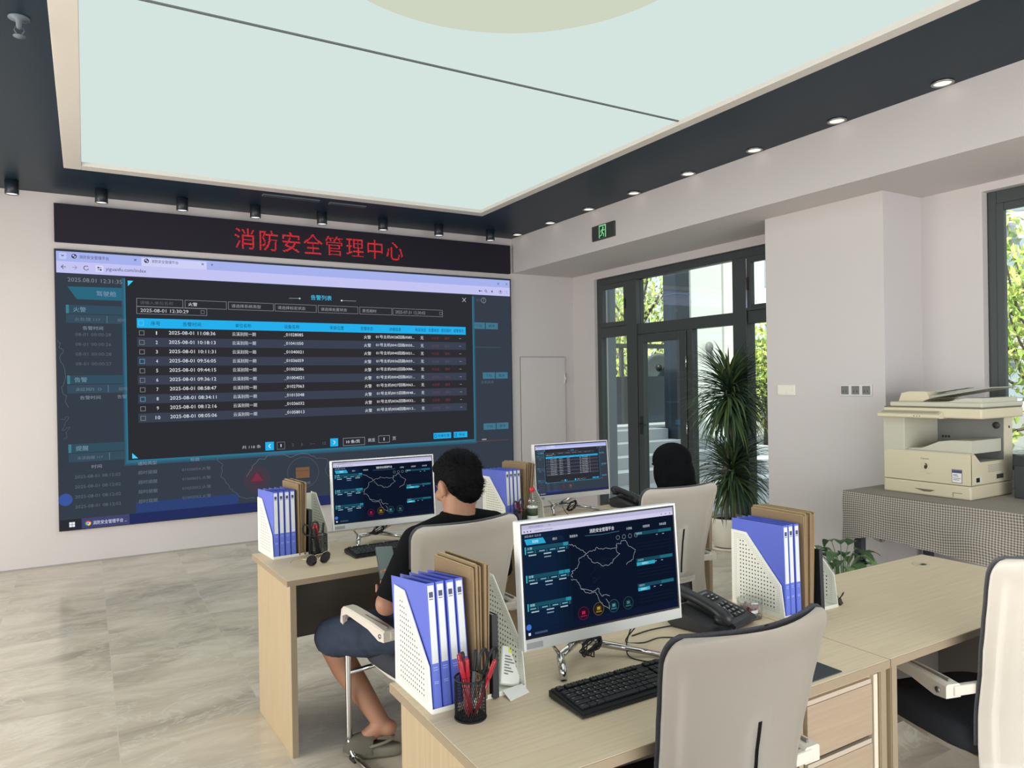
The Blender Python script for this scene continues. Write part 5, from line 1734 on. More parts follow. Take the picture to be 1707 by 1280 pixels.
bc = thing('binder_clip', 'dark brown binder clip beside the foot of the rack on the bare desk', 'binder clip', (2.325, 1.652, DZ), R(20))
BC = mat('dark_brown_steel', (54, 44, 36), 0.4, metal=0.5)
MB().prism([(-0.016, -0.011, 0.0), (-0.016, 0.011, 0.0), (-0.016, 0.002, 0.020), (-0.016, -0.002, 0.020)], (0.032, 0, 0), BC).build('clamp', bc)
for s_ in (-1, 1):
    MB().tube([(-0.006, 0.003 * s_, 0.020), (-0.010, 0.012 * s_, 0.034), (-0.006, 0.016 * s_, 0.044), (0.006, 0.016 * s_, 0.044), (0.010, 0.012 * s_, 0.034), (0.006, 0.003 * s_, 0.020)], 0.0014, BC, 6).build('wire_handle', bc)

def cable(label, pts, r=0.002, n=6):
    return tag(MB().tube(smooth_path(pts, n), r, BLACK_PLASTIC, 6).build('cable'), label, 'cable', 'black cables on the desks')
cable('thin black cable hanging from the largest monitor down to its keyboard', [(1.40, 1.665, 0.87), (1.398, 1.70, 0.81), (1.385, 1.70, 0.765), (1.37, 1.66, 0.7525), (1.40, 1.60, 0.7525), (1.45, 1.585, 0.7525)])
cable('thin black cable curling from behind the largest monitor to the near telephone', [(1.445, 1.67, 0.87), (1.45, 1.74, 0.80), (1.44, 1.77, 0.7525), (1.48, 1.735, 0.7525), (1.55, 1.74, 0.7525), (1.60, 1.71, 0.7525), (1.66, 1.66, 0.7525)])
cable('straight thin cable running behind the largest monitor to the telephone', [(1.49, 1.80, 0.7525), (1.58, 1.81, 0.7525), (1.68, 1.80, 0.7525)])
def bundle(label, c0, seed, sc=1.0):
    rnd = random.Random(seed)
    pts = []
    for k in range(60):
        a = k * 0.75
        pts.append((c0[0] + sc * (0.030 * math.cos(a) + rnd.uniform(-.008, .008)), c0[1] + rnd.uniform(-.012, .012), c0[2] + sc * (0.020 * math.sin(a) + 0.012 * math.cos(a) + rnd.uniform(-.006, .006))))
    pts.append((c0[0] - 0.04, c0[1] - 0.01, c0[2] - 0.015))
    return tag(MB().tube(smooth_path(pts, 3), 0.0021, BLACK_PLASTIC, 5).build('cable_bundle'), label, 'cable', 'wound cable bundles on the monitor stands')
bundle('tangled black cable bundle on the stand of the largest monitor', (1.242, 1.682, 0.806), 1)
bundle('tangled black cable bundle under the monitor facing the seated man', (1.30, 3.60, 0.812), 2, 0.9)
bundle('tangled black cable bundle under the alarm table monitor', (2.60, 3.70, 0.790), 3, 1.1)
cable('thin black cable looping below the alarm table monitor', [(2.50, 3.66, 0.80), (2.52, 3.62, 0.7525), (2.58, 3.60, 0.7525), (2.66, 3.62, 0.7525), (2.74, 3.64, 0.7525), (2.86, 3.62, 0.7525)])
# ------------------------------------------------------------------ printer table, cloth, printer
def gingham():
    m, nt, b = nodes_of('brown_white_check_cloth', (150, 142, 134), 0.9)
    b.inputs['Specular IOR Level'].default_value = 0.1
    tc = nt.nodes.new('ShaderNodeTexCoord')
    sp = nt.nodes.new('ShaderNodeSeparateXYZ')
    nt.links.new(tc.outputs['Object'], sp.inputs[0])
    def mth(op, a, b_=None):
        n = nt.nodes.new('ShaderNodeMath')
        n.operation = op
        for i, q in enumerate((a, b_)):
            if q is None:
                continue
            if isinstance(q, (int, float)):
                n.inputs[i].default_value = q
            else:
                nt.links.new(q, n.inputs[i])
        return n.outputs[0]
    P_ = 0.0155
    s1 = mth('LESS_THAN', mth('FRACT', mth('DIVIDE', sp.outputs[1], P_)), 0.5)
    s2 = mth('LESS_THAN', mth('FRACT', mth('DIVIDE', mth('ADD', sp.outputs[0], sp.outputs[2]), P_)), 0.5)
    r = nt.nodes.new('ShaderNodeValToRGB')
    r.color_ramp.interpolation = 'CONSTANT'
    r.color_ramp.elements[0].color = rgb(190, 182, 174)
    r.color_ramp.elements[1].position, r.color_ramp.elements[1].color = 0.85, rgb(98, 90, 82)
    e = r.color_ramp.elements.new(0.35)
    e.color = rgb(150, 142, 134)
    nt.links.new(mth('MULTIPLY', mth('ADD', s1, s2), 0.5), r.inputs[0])
    nt.links.new(r.outputs[0], b.inputs['Base Color'])
    return m
CLOTH = gingham()
TX0, TX1, TY0, TY1, TZ = 4.405, 5.33, 0.75, 3.07, 0.797
tb = thing('side_table', 'long dark-legged table under the checked cloth along the window wall', 'table', (TX0, TY0, 0))
GREYLEG = mat('dark_blue_grey_steel', (58, 64, 74), 0.45)
MB().box((0, 0, TZ - 0.03), (TX1 - TX0, TY1 - TY0, TZ - 0.002), mat('grey_table_board', (150, 146, 140), 0.6), 0.002).build('tabletop', tb)
for x in (0.035, TX1 - TX0 - 0.085):
    for y in (0.03, TY1 - TY0 - 0.09):
        MB().box((x, y, 0), (x + 0.05, y + 0.055, TZ - 0.031), GREYLEG, 0.003).build('leg', tb)
b = MB()
for x in (0.045, TX1 - TX0 - 0.075):
    b.box((x, 0.085, TZ - 0.075), (x + 0.03, TY1 - TY0 - 0.09, TZ - 0.031), GREYLEG)
b.build('rail', tb)
ct = MB()
NY = 60
def hem(y):
    t_ = 3.085 - y
    tab = [(0, 0.445), (0.15, 0.507), (0.32, 0.522), (0.55, 0.499), (0.76, 0.488), (0.93, 0.478), (1.4, 0.50), (2.4, 0.47)]
    return lerp_tab(tab, t_)
ys = [TY0 - 0.01 + (TY1 + 0.015 - TY0 + 0.01) * k / NY for k in range(NY + 1)]
vs = [0, .04, .1, .2, .35, .5, .65, .8, .9, 1.0]
def drape(y, v):
    z1 = hem(y)
    z = TZ + 0.002 - v * (TZ - z1)
    amp = 0.012 * min(1, v * 1.6)
    x = TX0 - 0.008 - 0.006 * v - amp * (math.sin(y * 9.2) * 0.7 + math.sin(y * 17 + 1.3) * 0.5 + 0.3) - 0.004 * math.sin(v * 9 + y * 4)
    return (x, y, z)
ct.sheet(drape, ys, vs, CLOTH, 0.0)
ct.sheet(lambda y, v: (TX0 - 0.008 + v * (TX1 - TX0 + 0.008), y, TZ + 0.002 + 0.0006 * math.sin(v * 30) * math.sin(y * 14)), ys, [0, .25, .5, .75, 1.0], CLOTH, 0.0)
ct.sheet(lambda x, v: (TX0 - 0.008 + x * (TX1 - TX0 - 0.45), TY1 + 0.005 + 0.006 * v * (1 + math.sin(x * 20)), TZ + 0.002 - v * (TZ - 0.45 - 0.06 * math.sin(x * 5))), [k / 14 for k in range(15)], [0, .1, .3, .6, 1], CLOTH, 0.0)
tag(ct.build('tablecloth'), 'brown and white checked cloth hanging over the printer table', 'tablecloth')

pr = thing('photocopier', 'beige desktop photocopier standing on the checked tablecloth', 'photocopier', (4.615, 2.916, 0.8), R(-90))
BEIGE = mat('warm_beige_plastic', (206, 196, 168), 0.42)
BEIGE2 = mat('cool_beige_plastic', (190, 187, 170), 0.45)
BEIGE_D = mat('grey_beige_plastic', (160, 160, 148), 0.5)
CAVE = mat('grey_tray_bay', (120, 122, 118), 0.6)
SEAMC = mat('brown_seam', (110, 102, 84), 0.7)
DP = 0.50
b = MB()
b.box((-0.012, 0.0, 0.0), (0.545, DP, 0.086), BEIGE, 0.010)
b.build('paper_cassette', pr)
b = MB()
b.prism([(0.545 if y > 0 else 0.545, y, z) for y, z in [(0.006, 0.09), (0.006, 0.276), (0.05, 0.276), (0.11, 0.226), (0.40, 0.226), (0.40, 0.276), (0.405, 0.50), (DP, 0.50), (DP, 0.09)]][::-1], (-0.006, 0, 0), BEIGE)
b.box((-0.012, 0.012, 0.0865), (0.54, 0.30, 0.0895), SEAMC)
b.box((-0.012, 0.010, 0.09), (0.539, DP, 0.224), BEIGE2)
b.box((-0.017, 0.012, 0.224), (0.128, DP, 0.500), BEIGE2, 0.003)
b.box((0.128, 0.40, 0.224), (0.540, DP, 0.500), CAVE)
b.build('body', pr)
b = MB()
cv = []
for k in range(7):
    a = PI / 2 + PI / 2 * k / 6
    cv.append((0.023 + 0.026 * math.cos(a) , 0.256 + 0.024 * math.sin(a)))
cv = [(0.545, 0.280)] + cv + [(-0.003, 0.090), (0.545, 0.090)]
b.prism([(x, -0.002, z) for x, z in cv][::-1], (0, 0.014, 0), BEIGE)
b.build('front_cover', pr)
b = MB()
b.prism([(x, 0.05, z) for x, z in [(0.128, 0.280), (0.128, 0.292), (0.22, 0.296), (0.33, 0.345), (0.40, 0.356), (0.528, 0.360), (0.528, 0.280)]][::-1], (0, 0.345, 0), BEIGE2)
b.box((0.128, 0.012, 0.2765), (0.54, 0.05, 0.284), BEIGE2, 0.001)
b.build('output_tray', pr)
b = MB()
b.prism([(-0.02, y, z) for y, z in [(-0.035, 0.494), (-0.045, 0.500), (-0.045, 0.518), (0.03, 0.553), (0.07, 0.553), (0.07, 0.494)]][::-1], (0.405, 0, 0), BEIGE)
for k in range(3):
    b.box((0.225 + 0.018 * k, -0.0462, 0.505), (0.230 + 0.018 * k, -0.0448, 0.513), mat('grey_indicator', (120, 112, 100), 0.5))
b.build('control_panel', pr)
b = MB()
b.prism([(-0.005, y, z) for y, z in [(-0.030, 0.5262), (0.018, 0.5486), (0.018, 0.5492), (-0.030, 0.5268)]][::-1], (0.37, 0, 0), mat('grey_key_panel', (168, 162, 140), 0.5))
b.build('key_panel', pr)
b = MB()
b.box((-0.01, 0.0, 0.497), (0.612, DP, 0.560), BEIGE, 0.010)
b.box((-0.004, 0.006, 0.560), (0.606, DP - 0.004, 0.566), SEAMC)
b.build('scanner_unit', pr)
b = MB()
b.box((0.035, 0.004, 0.566), (0.612, DP, 0.596), BEIGE2, 0.008)
b.prism([(x, 0.03, z) for x, z in [(0.30, 0.596), (0.40, 0.600), (0.50, 0.622), (0.60, 0.624), (0.60, 0.596)]][::-1], (0, 0.42, 0), BEIGE2)
b.build('document_lid', pr)
b = MB()
b.prism([(x, 0.09, z) for x, z in [(0.045, 0.594), (0.065, 0.650), (0.12, 0.662), (0.235, 0.660), (0.25, 0.615), (0.20, 0.594)]][::-1], (0, 0.36, 0), BEIGE)
b.build('document_feeder', pr)
b = MB()
b.prism([(x, 0.10, z) for x, z in [(0.225, 0.612), (0.30, 0.626), (0.62, 0.684), (0.62, 0.690), (0.30, 0.640), (0.225, 0.632)]][::-1], (0, 0.30, 0), BEIGE_D)
b.prism([(x, 0.20, z) for x, z in [(0.22, 0.650), (0.42, 0.682), (0.42, 0.686), (0.22, 0.662)]][::-1], (0, 0.10, 0), mat('light_grey_plastic', (180, 182, 176), 0.5))
b.build('feeder_tray', pr)
b = MB()
fm_ = lambda x, z: frame_mtx((x, -0.0024, z), (1, 0, 0), (0, 0, 1))
INK = mat('dark_brown_ink', (58, 48, 36), 0.6)
b.text('Canon', INK, fm_(0.268, 0.236), width=0.052, height=0.012, align='C')
b.build('lettering', pr)
b = MB()
em = [(0.272 + 0.013 * math.cos(a), 0.188 + 0.019 * math.sin(a)) for a in [PI * 0.62 - k * PI * 1.3 / 12 for k in range(13)]] + [(0.262, 0.178), (0.266, 0.196), (0.276, 0.192), (0.268, 0.204)]
b.quad([(x, -0.0024, z) for x, z in em], INK)
ring_ = [(0.272 + 0.026 * math.cos(2 * PI * k / 32), -0.0023, 0.187 + 0.026 * math.sin(2 * PI * k / 32)) for k in range(32)]
b.tube(ring_, 0.0005, mat('pale_gold_ink', (186, 170, 130), 0.5), 4, True)
b.box((0.235, -0.0026, 0.1475), (0.308, -0.0018, 0.1490), mat('pale_gold_ink'))
b.box((0.275, -0.0026, 0.139), (0.300, -0.0018, 0.1425), mat('pale_gold_ink'))
b.build('emblem', pr)
b = MB()
b.box((0.438, -0.0035, 0.103), (0.494, -0.0018, 0.182), mat('white_sticker_paper', (226, 226, 222), 0.6))
NV = mat('navy_sticker_ink', (70, 74, 110), 0.6)
b.box((0.438, -0.0038, 0.162), (0.494, -0.0034, 0.180), NV)
for lo, hi in (((0.436, 0.101), (0.438, 0.184)), ((0.494, 0.101), (0.496, 0.184)), ((0.436, 0.101), (0.496, 0.104)), ((0.436, 0.181), (0.496, 0.184))):
    b.box((lo[0], -0.0039, lo[1]), (hi[0], -0.0018, hi[1]), NV)
for z, x1 in ((0.150, 0.468), (0.142, 0.475), (0.128, 0.488), (0.118, 0.480)):
    b.box((0.444, -0.0038, z), (x1, -0.0034, z + 0.004), mat('grey_print', (120, 120, 118), 0.6))
b.build('sticker', pr)
b = MB()
b.prism([(x, -0.0012, z) for x, z in [(0.195, 0.040), (0.33, 0.040), (0.30, 0.026), (0.26, 0.024)]][::-1], (0, 0.004, 0), SEAMC)
b.build('cassette_handle', pr)
b = MB()
for lo, hi in (((0.438, 0.036), (0.495, 0.039)), ((0.438, 0.012), (0.441, 0.039))):
    b.box((lo[0], -0.0012, lo[1]), (hi[0], 0.002, hi[1]), SEAMC)
b.build('size_window', pr)
b = MB()
b.box((0.5435, 0.05, 0.10), (0.5460, 0.13, 0.14), mat('pale_port_frame', (206, 204, 190), 0.5))
b.box((0.5455, 0.06, 0.106), (0.5466, 0.10, 0.134), BLACK_PLASTIC)
b.box((0.5435, 0.30, 0.112), (0.5466, 0.38, 0.140), mat('dark_vent', (60, 58, 52), 0.6))
for k in range(5):
    b.box((0.5445, 0.20, 0.16 + 0.010 * k), (0.5460, 0.36, 0.164 + 0.010 * k), BEIGE_D)
b.cyl((0.5445, 0.46, 0.43), (0.5475, 0.46, 0.43), 0.008, BLACK_PLASTIC, 12)
b.build('side_ports', pr)
b = MB()
b.cyl((0.50, 0.399, 0.44), (0.50, 0.396, 0.44), 0.022, mat('dark_vent'), 20)
for k in range(3):
    b.box((0.16 + 0.02 * k, 0.396, 0.345), (0.17 + 0.02 * k, 0.399, 0.36), BLACK_PLASTIC)
b.build('bay_details', pr)

bx = thing('storage_box', 'charcoal lidded box on the checked cloth at the right edge', 'box', (4.93, 1.93, 0.8))
CB = mat('charcoal_board', (54, 58, 60), 0.6)
MB().box((0.004, 0.004, 0), (0.30, 0.352, 0.235), CB, 0.004).build('box_body', bx)
MB().box((0, 0, 0.20), (0.304, 0.356, 0.262), mat('dark_charcoal_board', (44, 48, 50), 0.6), 0.004).build('lid', bx)

# ------------------------------------------------------------------ plants
DRAC = [mat('dracaena_dark_green', (50, 72, 54), 0.5, spec=0.3), mat('dracaena_mid_green', (68, 92, 66), 0.5, spec=0.3), mat('dracaena_olive', (84, 102, 62), 0.5, spec=0.3)]
pl = thing('dracaena_plant', 'tall potted dracaena with two tiers of spiky leaves by the glazed front', 'plant', (5.09, 4.76, 0))
POT = mat('cream_ceramic', (226, 220, 206), 0.3)
MB().lathe([(0.0, 0.02), (0.10, 0.02), (0.125, 0.03), (0.165, 0.26), (0.17, 0.29), (0.158, 0.29), (0.148, 0.255), (0.0, 0.25)], POT, 36).build('pot', pl)
MB().lathe([(0.0, 0.0), (0.16, 0.0), (0.19, 0.028), (0.183, 0.03), (0.15, 0.012), (0.0, 0.012)], POT, 36).build('saucer', pl)
MB().lathe([(0.0, 0.258), (0.149, 0.256), (0.149, 0.25), (0.0, 0.25)], mat('dark_potting_soil', (52, 44, 36), 0.95, bump=0.5, vscale=60), 28).build('soil', pl)
TRK = mat('dracaena_grey_bark', (122, 110, 96), 0.85, var=0.2, vscale=30, stretch=(1, 1, 6))
HEAD1, HEAD2 = Vector((0.03, -0.02, 1.42)), Vector((0.05, -0.03, 0.70))
MB().tube(smooth_path([(0.0, 0.0, 0.24), (-0.02, 0.0, 0.7), (0.06, -0.02, 1.1), HEAD1], 5), 0.026, TRK, 12).build('trunk', pl)
MB().tube(smooth_path([(0.05, -0.02, 0.24), (0.055, -0.03, 0.5), HEAD2], 4), 0.022, TRK, 12).build('trunk', pl)
def strap_leaf(mb, base, az, el, L_, wd, droop, m, seg=8):
    d0 = Vector((math.cos(az) * math.cos(el), math.sin(az) * math.cos(el), math.sin(el)))
    side = Vector((-math.sin(az), math.cos(az), 0))
    p = Vector(base)
    rows = []
    e = el
    for k in range(seg + 1):
        t_ = k / seg
        wv = wd * (0.55 + 1.2 * t_ if t_ < 0.35 else 1.0) * max(0.03, (1 - t_ ** 2.2)) * 0.5
        d_ = Vector((math.cos(az) * math.cos(e), math.sin(az) * math.cos(e), math.sin(e)))
        up = side.cross(d_)
        rows.append((p - side * wv, p + up * (-wv * 0.35), p + side * wv))
        p = p + d_ * (L_ / seg)
        e -= droop / seg * (0.4 + 1.2 * t_)
    v = [q for r_ in rows for q in r_]
    f = []
    for k in range(seg):
        for j in range(2):
            a = k * 3 + j
            f.append([a, a + 1, a + 4, a + 3])
    mb.raw(v, f, m, True)
def rosette(head, n, Lr, seed, h0, lowtilt):
    rnd = random.Random(seed)
    mb = MB()
    for k in range(n):
        t_ = k / n
        el = R(62) - t_ * R(lowtilt) + rnd.uniform(-.12, .12)
        strap_leaf(mb, head + Vector((rnd.uniform(-.02, .02), rnd.uniform(-.02, .02), h0 * (0.5 - t_))), k * 2.39996 + rnd.uniform(-.2, .2), el, Lr * rnd.uniform(0.8, 1.12), rnd.uniform(0.022, 0.031), rnd.uniform(0.6, 1.7), rnd.choice(DRAC))
    return mb
rosette(HEAD1, 460, 0.50, 3, 0.22, 108).build('upper_leaves', pl)
rosette(HEAD2, 330, 0.48, 4, 0.20, 100).build('lower_leaves', pl)

po = thing('peace_lily', 'low leafy green pot plant on the floor beside the checked cloth', 'plant', (4.06, 2.86, 0))
MB().lathe([(0.0, 0.0), (0.085, 0.0), (0.115, 0.20), (0.118, 0.215), (0.108, 0.215), (0.10, 0.19), (0.0, 0.19)], POT, 28).build('pot', po)
LG = [mat('broad_leaf_green', (70, 104, 60), 0.4), mat('broad_leaf_light', (104, 138, 84), 0.4), mat('broad_leaf_deep', (52, 82, 52), 0.4)]
rnd = random.Random(6)
fo, stm = MB(), MB()
for k in range(40):
    az, h = k * 2.4, rnd.uniform(0.26, 0.52)
    r_ = rnd.uniform(0.04, 0.15)
    tip = Vector((r_ * math.cos(az), r_ * math.sin(az), h))
    stm.tube(smooth_path([(0.02 * math.cos(az), 0.02 * math.sin(az), 0.185), tip * 0.6 + Vector((0, 0, 0.12)), tip], 3), 0.0028, LG[1], 5)
    m = rnd.choice(LG)
    L_, wd, e = rnd.uniform(0.11, 0.15), rnd.uniform(0.06, 0.085), rnd.uniform(0.0, 0.7)
    side = Vector((-math.sin(az), math.cos(az), 0))
    rows = []
    p = tip
    for q in range(7):
        t_ = q / 6
        wv = wd * 0.5 * math.sin(PI * min(1, 0.08 + 0.92 * t_) ** 0.8) if 0 < q < 6 else 0.002
        d_ = Vector((math.cos(az) * math.cos(e), math.sin(az) * math.cos(e), math.sin(e)))
        rows.append((p - side * wv + Vector((0, 0, wv * .25)), p, p + side * wv + Vector((0, 0, wv * .25))))
        p = p + d_ * L_ / 6
        e -= 0.28
    v = [x for r__ in rows for x in r__]
    fo.raw(v, [[a * 3 + j, a * 3 + j + 1, a * 3 + j + 4, a * 3 + j + 3] for a in range(6) for j in range(2)], m, True)
stm.build('stems', po)
fo.build('leaves', po)

# ------------------------------------------------------------------ people
def capsule(v0, f0, p0, p1, r0, r1, flat=(False, False), seg=16, sq=1.0):
    """closed tapered limb between two joints; flat ends make hems"""
    p0, p1 = Vector(p0), Vector(p1)
    ax = (p1 - p0).normalized()
    ref = Vector((0, 0, 1)) if abs(ax.z) < 0.95 else Vector((1, 0, 0))
    n = ax.cross(ref).normalized()
    bn = ax.cross(n)
    rings = []
    if flat[0]:
        rings.append((p0, r0))
    else:
        for k in range(1, 5):
            a = PI / 2 * k / 4
            rings.append((p0 - ax * r0 * math.cos(a), r0 * math.sin(a)))
    if flat[1]:
        rings.append((p1, r1))
    else:
        for k in range(0, 4):
            a = PI / 2 * k / 4
            rings.append((p1 + ax * r1 * math.sin(a), r1 * math.cos(a)))
    b = len(v0)
    for c_, r_ in rings:
        for k in range(seg):
            a = 2 * PI * k / seg
            v0.append(c_ + (n * math.cos(a) + bn * math.sin(a) * sq) * r_)
    for i in range(len(rings) - 1):
        for k in range(seg):
            k2 = (k + 1) % seg
            f0.append([b + i * seg + k, b + i * seg + k2, b + (i + 1) * seg + k2, b + (i + 1) * seg + k])
    f0.append([b + k for k in range(seg)][::-1])
    f0.append([b + (len(rings) - 1) * seg + k for k in range(seg)])

def blob(name, prims, m, parent, voxel=0.006, smooth=6, org=(0, 0, 0), fac=0.5, disp=None):
    """fuse closed limbs and masses into one continuous skin"""
    v, f = [], []
    for p in prims:
        if p[0] == 'c':
            capsule(v, f, *p[1:5], *(p[5:] if len(p) > 5 else ()))
        else:
            c_, rad = Vector(p[1]), Vector(p[2])
            rot = Euler(p[3]).to_matrix() if len(p) > 3 else Matrix.Identity(3)
            b = bmesh.new()
            bmesh.ops.create_uvsphere(b, u_segments=24, v_segments=16, radius=1.0)
            b.verts.index_update()
            base = len(v)
            for x in b.verts:
                v.append(c_ + rot @ Vector((x.co[i] * rad[i] for i in range(3))))
            for x in b.faces:
                f.append([base + q.index for q in x.verts])
            b.free()
    o_ = Vector(org)
    me = bpy.data.meshes.new(name)
    me.from_pydata([tuple(q - o_) for q in v], [], f)
    me.update()
    o = bpy.data.objects.new(name, me)
    COL.objects.link(o)
    rm = o.modifiers.new('fuse', 'REMESH')
    rm.mode = 'VOXEL'
    rm.voxel_size = voxel
    rm.use_smooth_shade = True
    sm = o.modifiers.new('soften', 'SMOOTH')
    sm.iterations = smooth
    sm.factor = fac
    dg = bpy.context.evaluated_depsgraph_get()
    me2 = bpy.data.meshes.new_from_object(o.evaluated_get(dg))
    bpy.data.objects.remove(o)
    bpy.data.meshes.remove(me)
    me2.name = name
    me2.materials.clear()
    me2.materials.append(m)
    me2.polygons.foreach_set('use_smooth', [True] * len(me2.polygons))
    if disp:
        for q in me2.vertices:
            q.co += disp(q.co + o_, q.normal)
    r = bpy.data.objects.new(name, me2)
    COL.objects.link(r)
    r.parent = parent
    return r

SKIN = mat('tan_skin', (156, 114, 90), 0.5, spec=0.35, var=0.05, vscale=14)
HAIR = mat('black_hair', (9, 9, 11), 0.7, spec=0.08, var=0.4, vscale=160, stretch=(1, 1, 0.2))
TEE = mat('black_cotton', (17, 18, 20), 0.95, spec=0.1, bump=0.25, vscale=14)
DENIM = mat('dark_denim', (52, 60, 74), 0.9, spec=0.1, var=0.22, vscale=26, bump=0.3)
CLOGM = mat('olive_grey_rubber', (118, 114, 98), 0.6)

def hand(wrist, fwd, up, side, curl=0.5, sgn=1, s=1.0):
    """palm, four unequal bent fingers and a thumb leaving the side of the palm"""
    w, F, U, S = Vector(wrist), Vector(fwd).normalized(), Vector(up).normalized(), Vector(side).normalized() * sgn
    P = []
    pc = w + F * 0.045 * s
    P.append(('c', w, pc, 0.024 * s, 0.028 * s))
    for k, (off, L_) in enumerate(((-0.029, 0.070), (-0.010, 0.078), (0.010, 0.073), (0.028, 0.058))):
        b0 = w + F * 0.082 * s - S * off * s
        P.append(('c', w + F * 0.03 * s - S * off * 0.6 * s, b0, 0.016 * s, 0.0115 * s))
        d, q, a = F.copy(), b0, 0.0
        for j in range(3):
            a += curl * (0.5 + 0.5 * j)
            d = F * math.cos(a) + U * math.sin(a)
            q2 = q + d * L_ * (0.45, 0.30, 0.25)[j] * s
            P.append(('c', q, q2, (0.0098, 0.0088, 0.008)[j] * s, (0.0088, 0.008, 0.0068)[j] * s))
            q = q2
    t0 = w + F * 0.022 * s + S * 0.024 * s
    t1 = t0 + (F * 0.6 + S * 0.7 + U * 0.35) * 0.036 * s
    t2 = t1 + (F * 0.8 + S * 0.1 + U * 0.5) * 0.030 * s
    P += [('c', t0, t1, 0.0135 * s, 0.0105 * s), ('c', t1, t2, 0.0105 * s, 0.008 * s)]
    return P

def head_prims(c_, yaw, pitch, s=1.0):
    """skull, jaw, nose, brow, lips, ears; local -y is the back, +y the face"""
    M = Matrix.Translation(Vector(c_)) @ Matrix.Rotation(yaw, 4, 'Z') @ Matrix.Rotation(pitch, 4, 'X')
    e = M.to_euler()
    P = []
    def el(p, r_, rot=None):
        P.append(('e', M @ (Vector(p) * s), [x * s for x in r_], tuple(e) if rot is None else tuple((M.to_3x3() @ Euler(rot).to_matrix()).to_euler())))
    el((0, -0.012, 0.030), (0.076, 0.095, 0.086))
    el((0, 0.030, -0.020), (0.064, 0.062, 0.082))
    el((0, 0.048, -0.070), (0.044, 0.042, 0.040))
    el((0, 0.072, -0.088), (0.022, 0.020, 0.018))
    el((0, 0.080, 0.012), (0.050, 0.020, 0.014))
    for q in (-1, 1):
        el((0.042 * q, 0.062, -0.028), (0.026, 0.026, 0.024))
        el((0.050 * q, 0.010, -0.070), (0.016, 0.040, 0.026))
        el((0.030 * q, 0.078, -0.004), (0.014, 0.010, 0.009))
        el((0.079 * q, -0.006, -0.012), (0.009, 0.019, 0.032), (R(-12), 0, R(-18) * q))
        el((0.084 * q, -0.016, -0.004), (0.006, 0.010, 0.026), (R(-12), 0, R(-24) * q))
        el((0.079 * q, 0.002, -0.036), (0.007, 0.009, 0.011))
    P.append(('c', M @ (Vector((0, 0.088, 0.002)) * s), M @ (Vector((0, 0.108, -0.036)) * s), 0.009 * s, 0.015 * s))
    el((0, 0.094, -0.040), (0.019, 0.012, 0.010))
    el((0, 0.089, -0.060), (0.023, 0.009, 0.006))
    el((0, 0.087, -0.070), (0.020, 0.009, 0.006))
    return P, M

def face_parts(M, parent, org, s=1.0):
    o_ = Vector(org)
    T = Matrix.Translation(-o_) @ M
    for q in (-1, 1):
        b = MB().ball(T @ (Vector((0.030 * q, 0.0765, -0.002)) * s), 0.0105 * s, mat('eye_white', (226, 222, 216), 0.3))
        b.ball(T @ (Vector((0.030 * q, 0.0845, -0.003)) * s), 0.0048 * s, mat('dark_iris', (40, 28, 22), 0.2))
        b.build('eye', parent)
        b = MB().tube([T @ (Vector(p) * s) for p in ((0.014 * q, 0.098, 0.018), (0.032 * q, 0.096, 0.024), (0.050 * q, 0.082, 0.018))], [0.003, 0.004, 0.002], HAIR, 6)
        b.build('eyebrow', parent)
    MB().tube([T @ (Vector(p) * s) for p in ((-0.021, 0.091, -0.066), (0, 0.0985, -0.065), (0.021, 0.091, -0.066))], [0.0015, 0.003, 0.0015], mat('lip_line', (140, 84, 74), 0.5), 6).build('lips', parent)

# --- the seated man in black, seen from behind
mo = Vector((1.265, 2.80, 0))
man = thing('person', 'seated man in black T-shirt and denim shorts looking at a smartphone', 'person', mo)
LB = Vector((-0.030, -0.062, 0.013))
HC = Vector((1.344, 2.742, 1.140)) + LB
hp_, HM = head_prims(HC, R(8), R(-16), 1.07)
SL, SR = Vector((1.142, 2.700, 0.930)) + LB, Vector((1.500, 2.740, 0.945)) + LB
EL, ER = Vector((0.976, 2.625, 0.728)), Vector((1.570, 2.800, 0.700))
HL, HR = Vector((1.056, 2.812, 0.690)), Vector((1.420, 3.020, 0.640))
PL, PR_ = Vector((1.155, 2.745, 0.560)), Vector((1.335, 2.760, 0.560))
KL, KR = Vector((0.894, 3.128, 0.473)), Vector((1.440, 3.190, 0.525))
AL, AR = Vector((1.066, 2.940, 0.122)), Vector((1.430, 3.170, 0.085))
TL, TR_ = Vector((0.985, 2.975, 0.058)), Vector((1.420, 3.330, 0.035))
def up(x, y, z):
    return Vector((x, y, z)) + LB
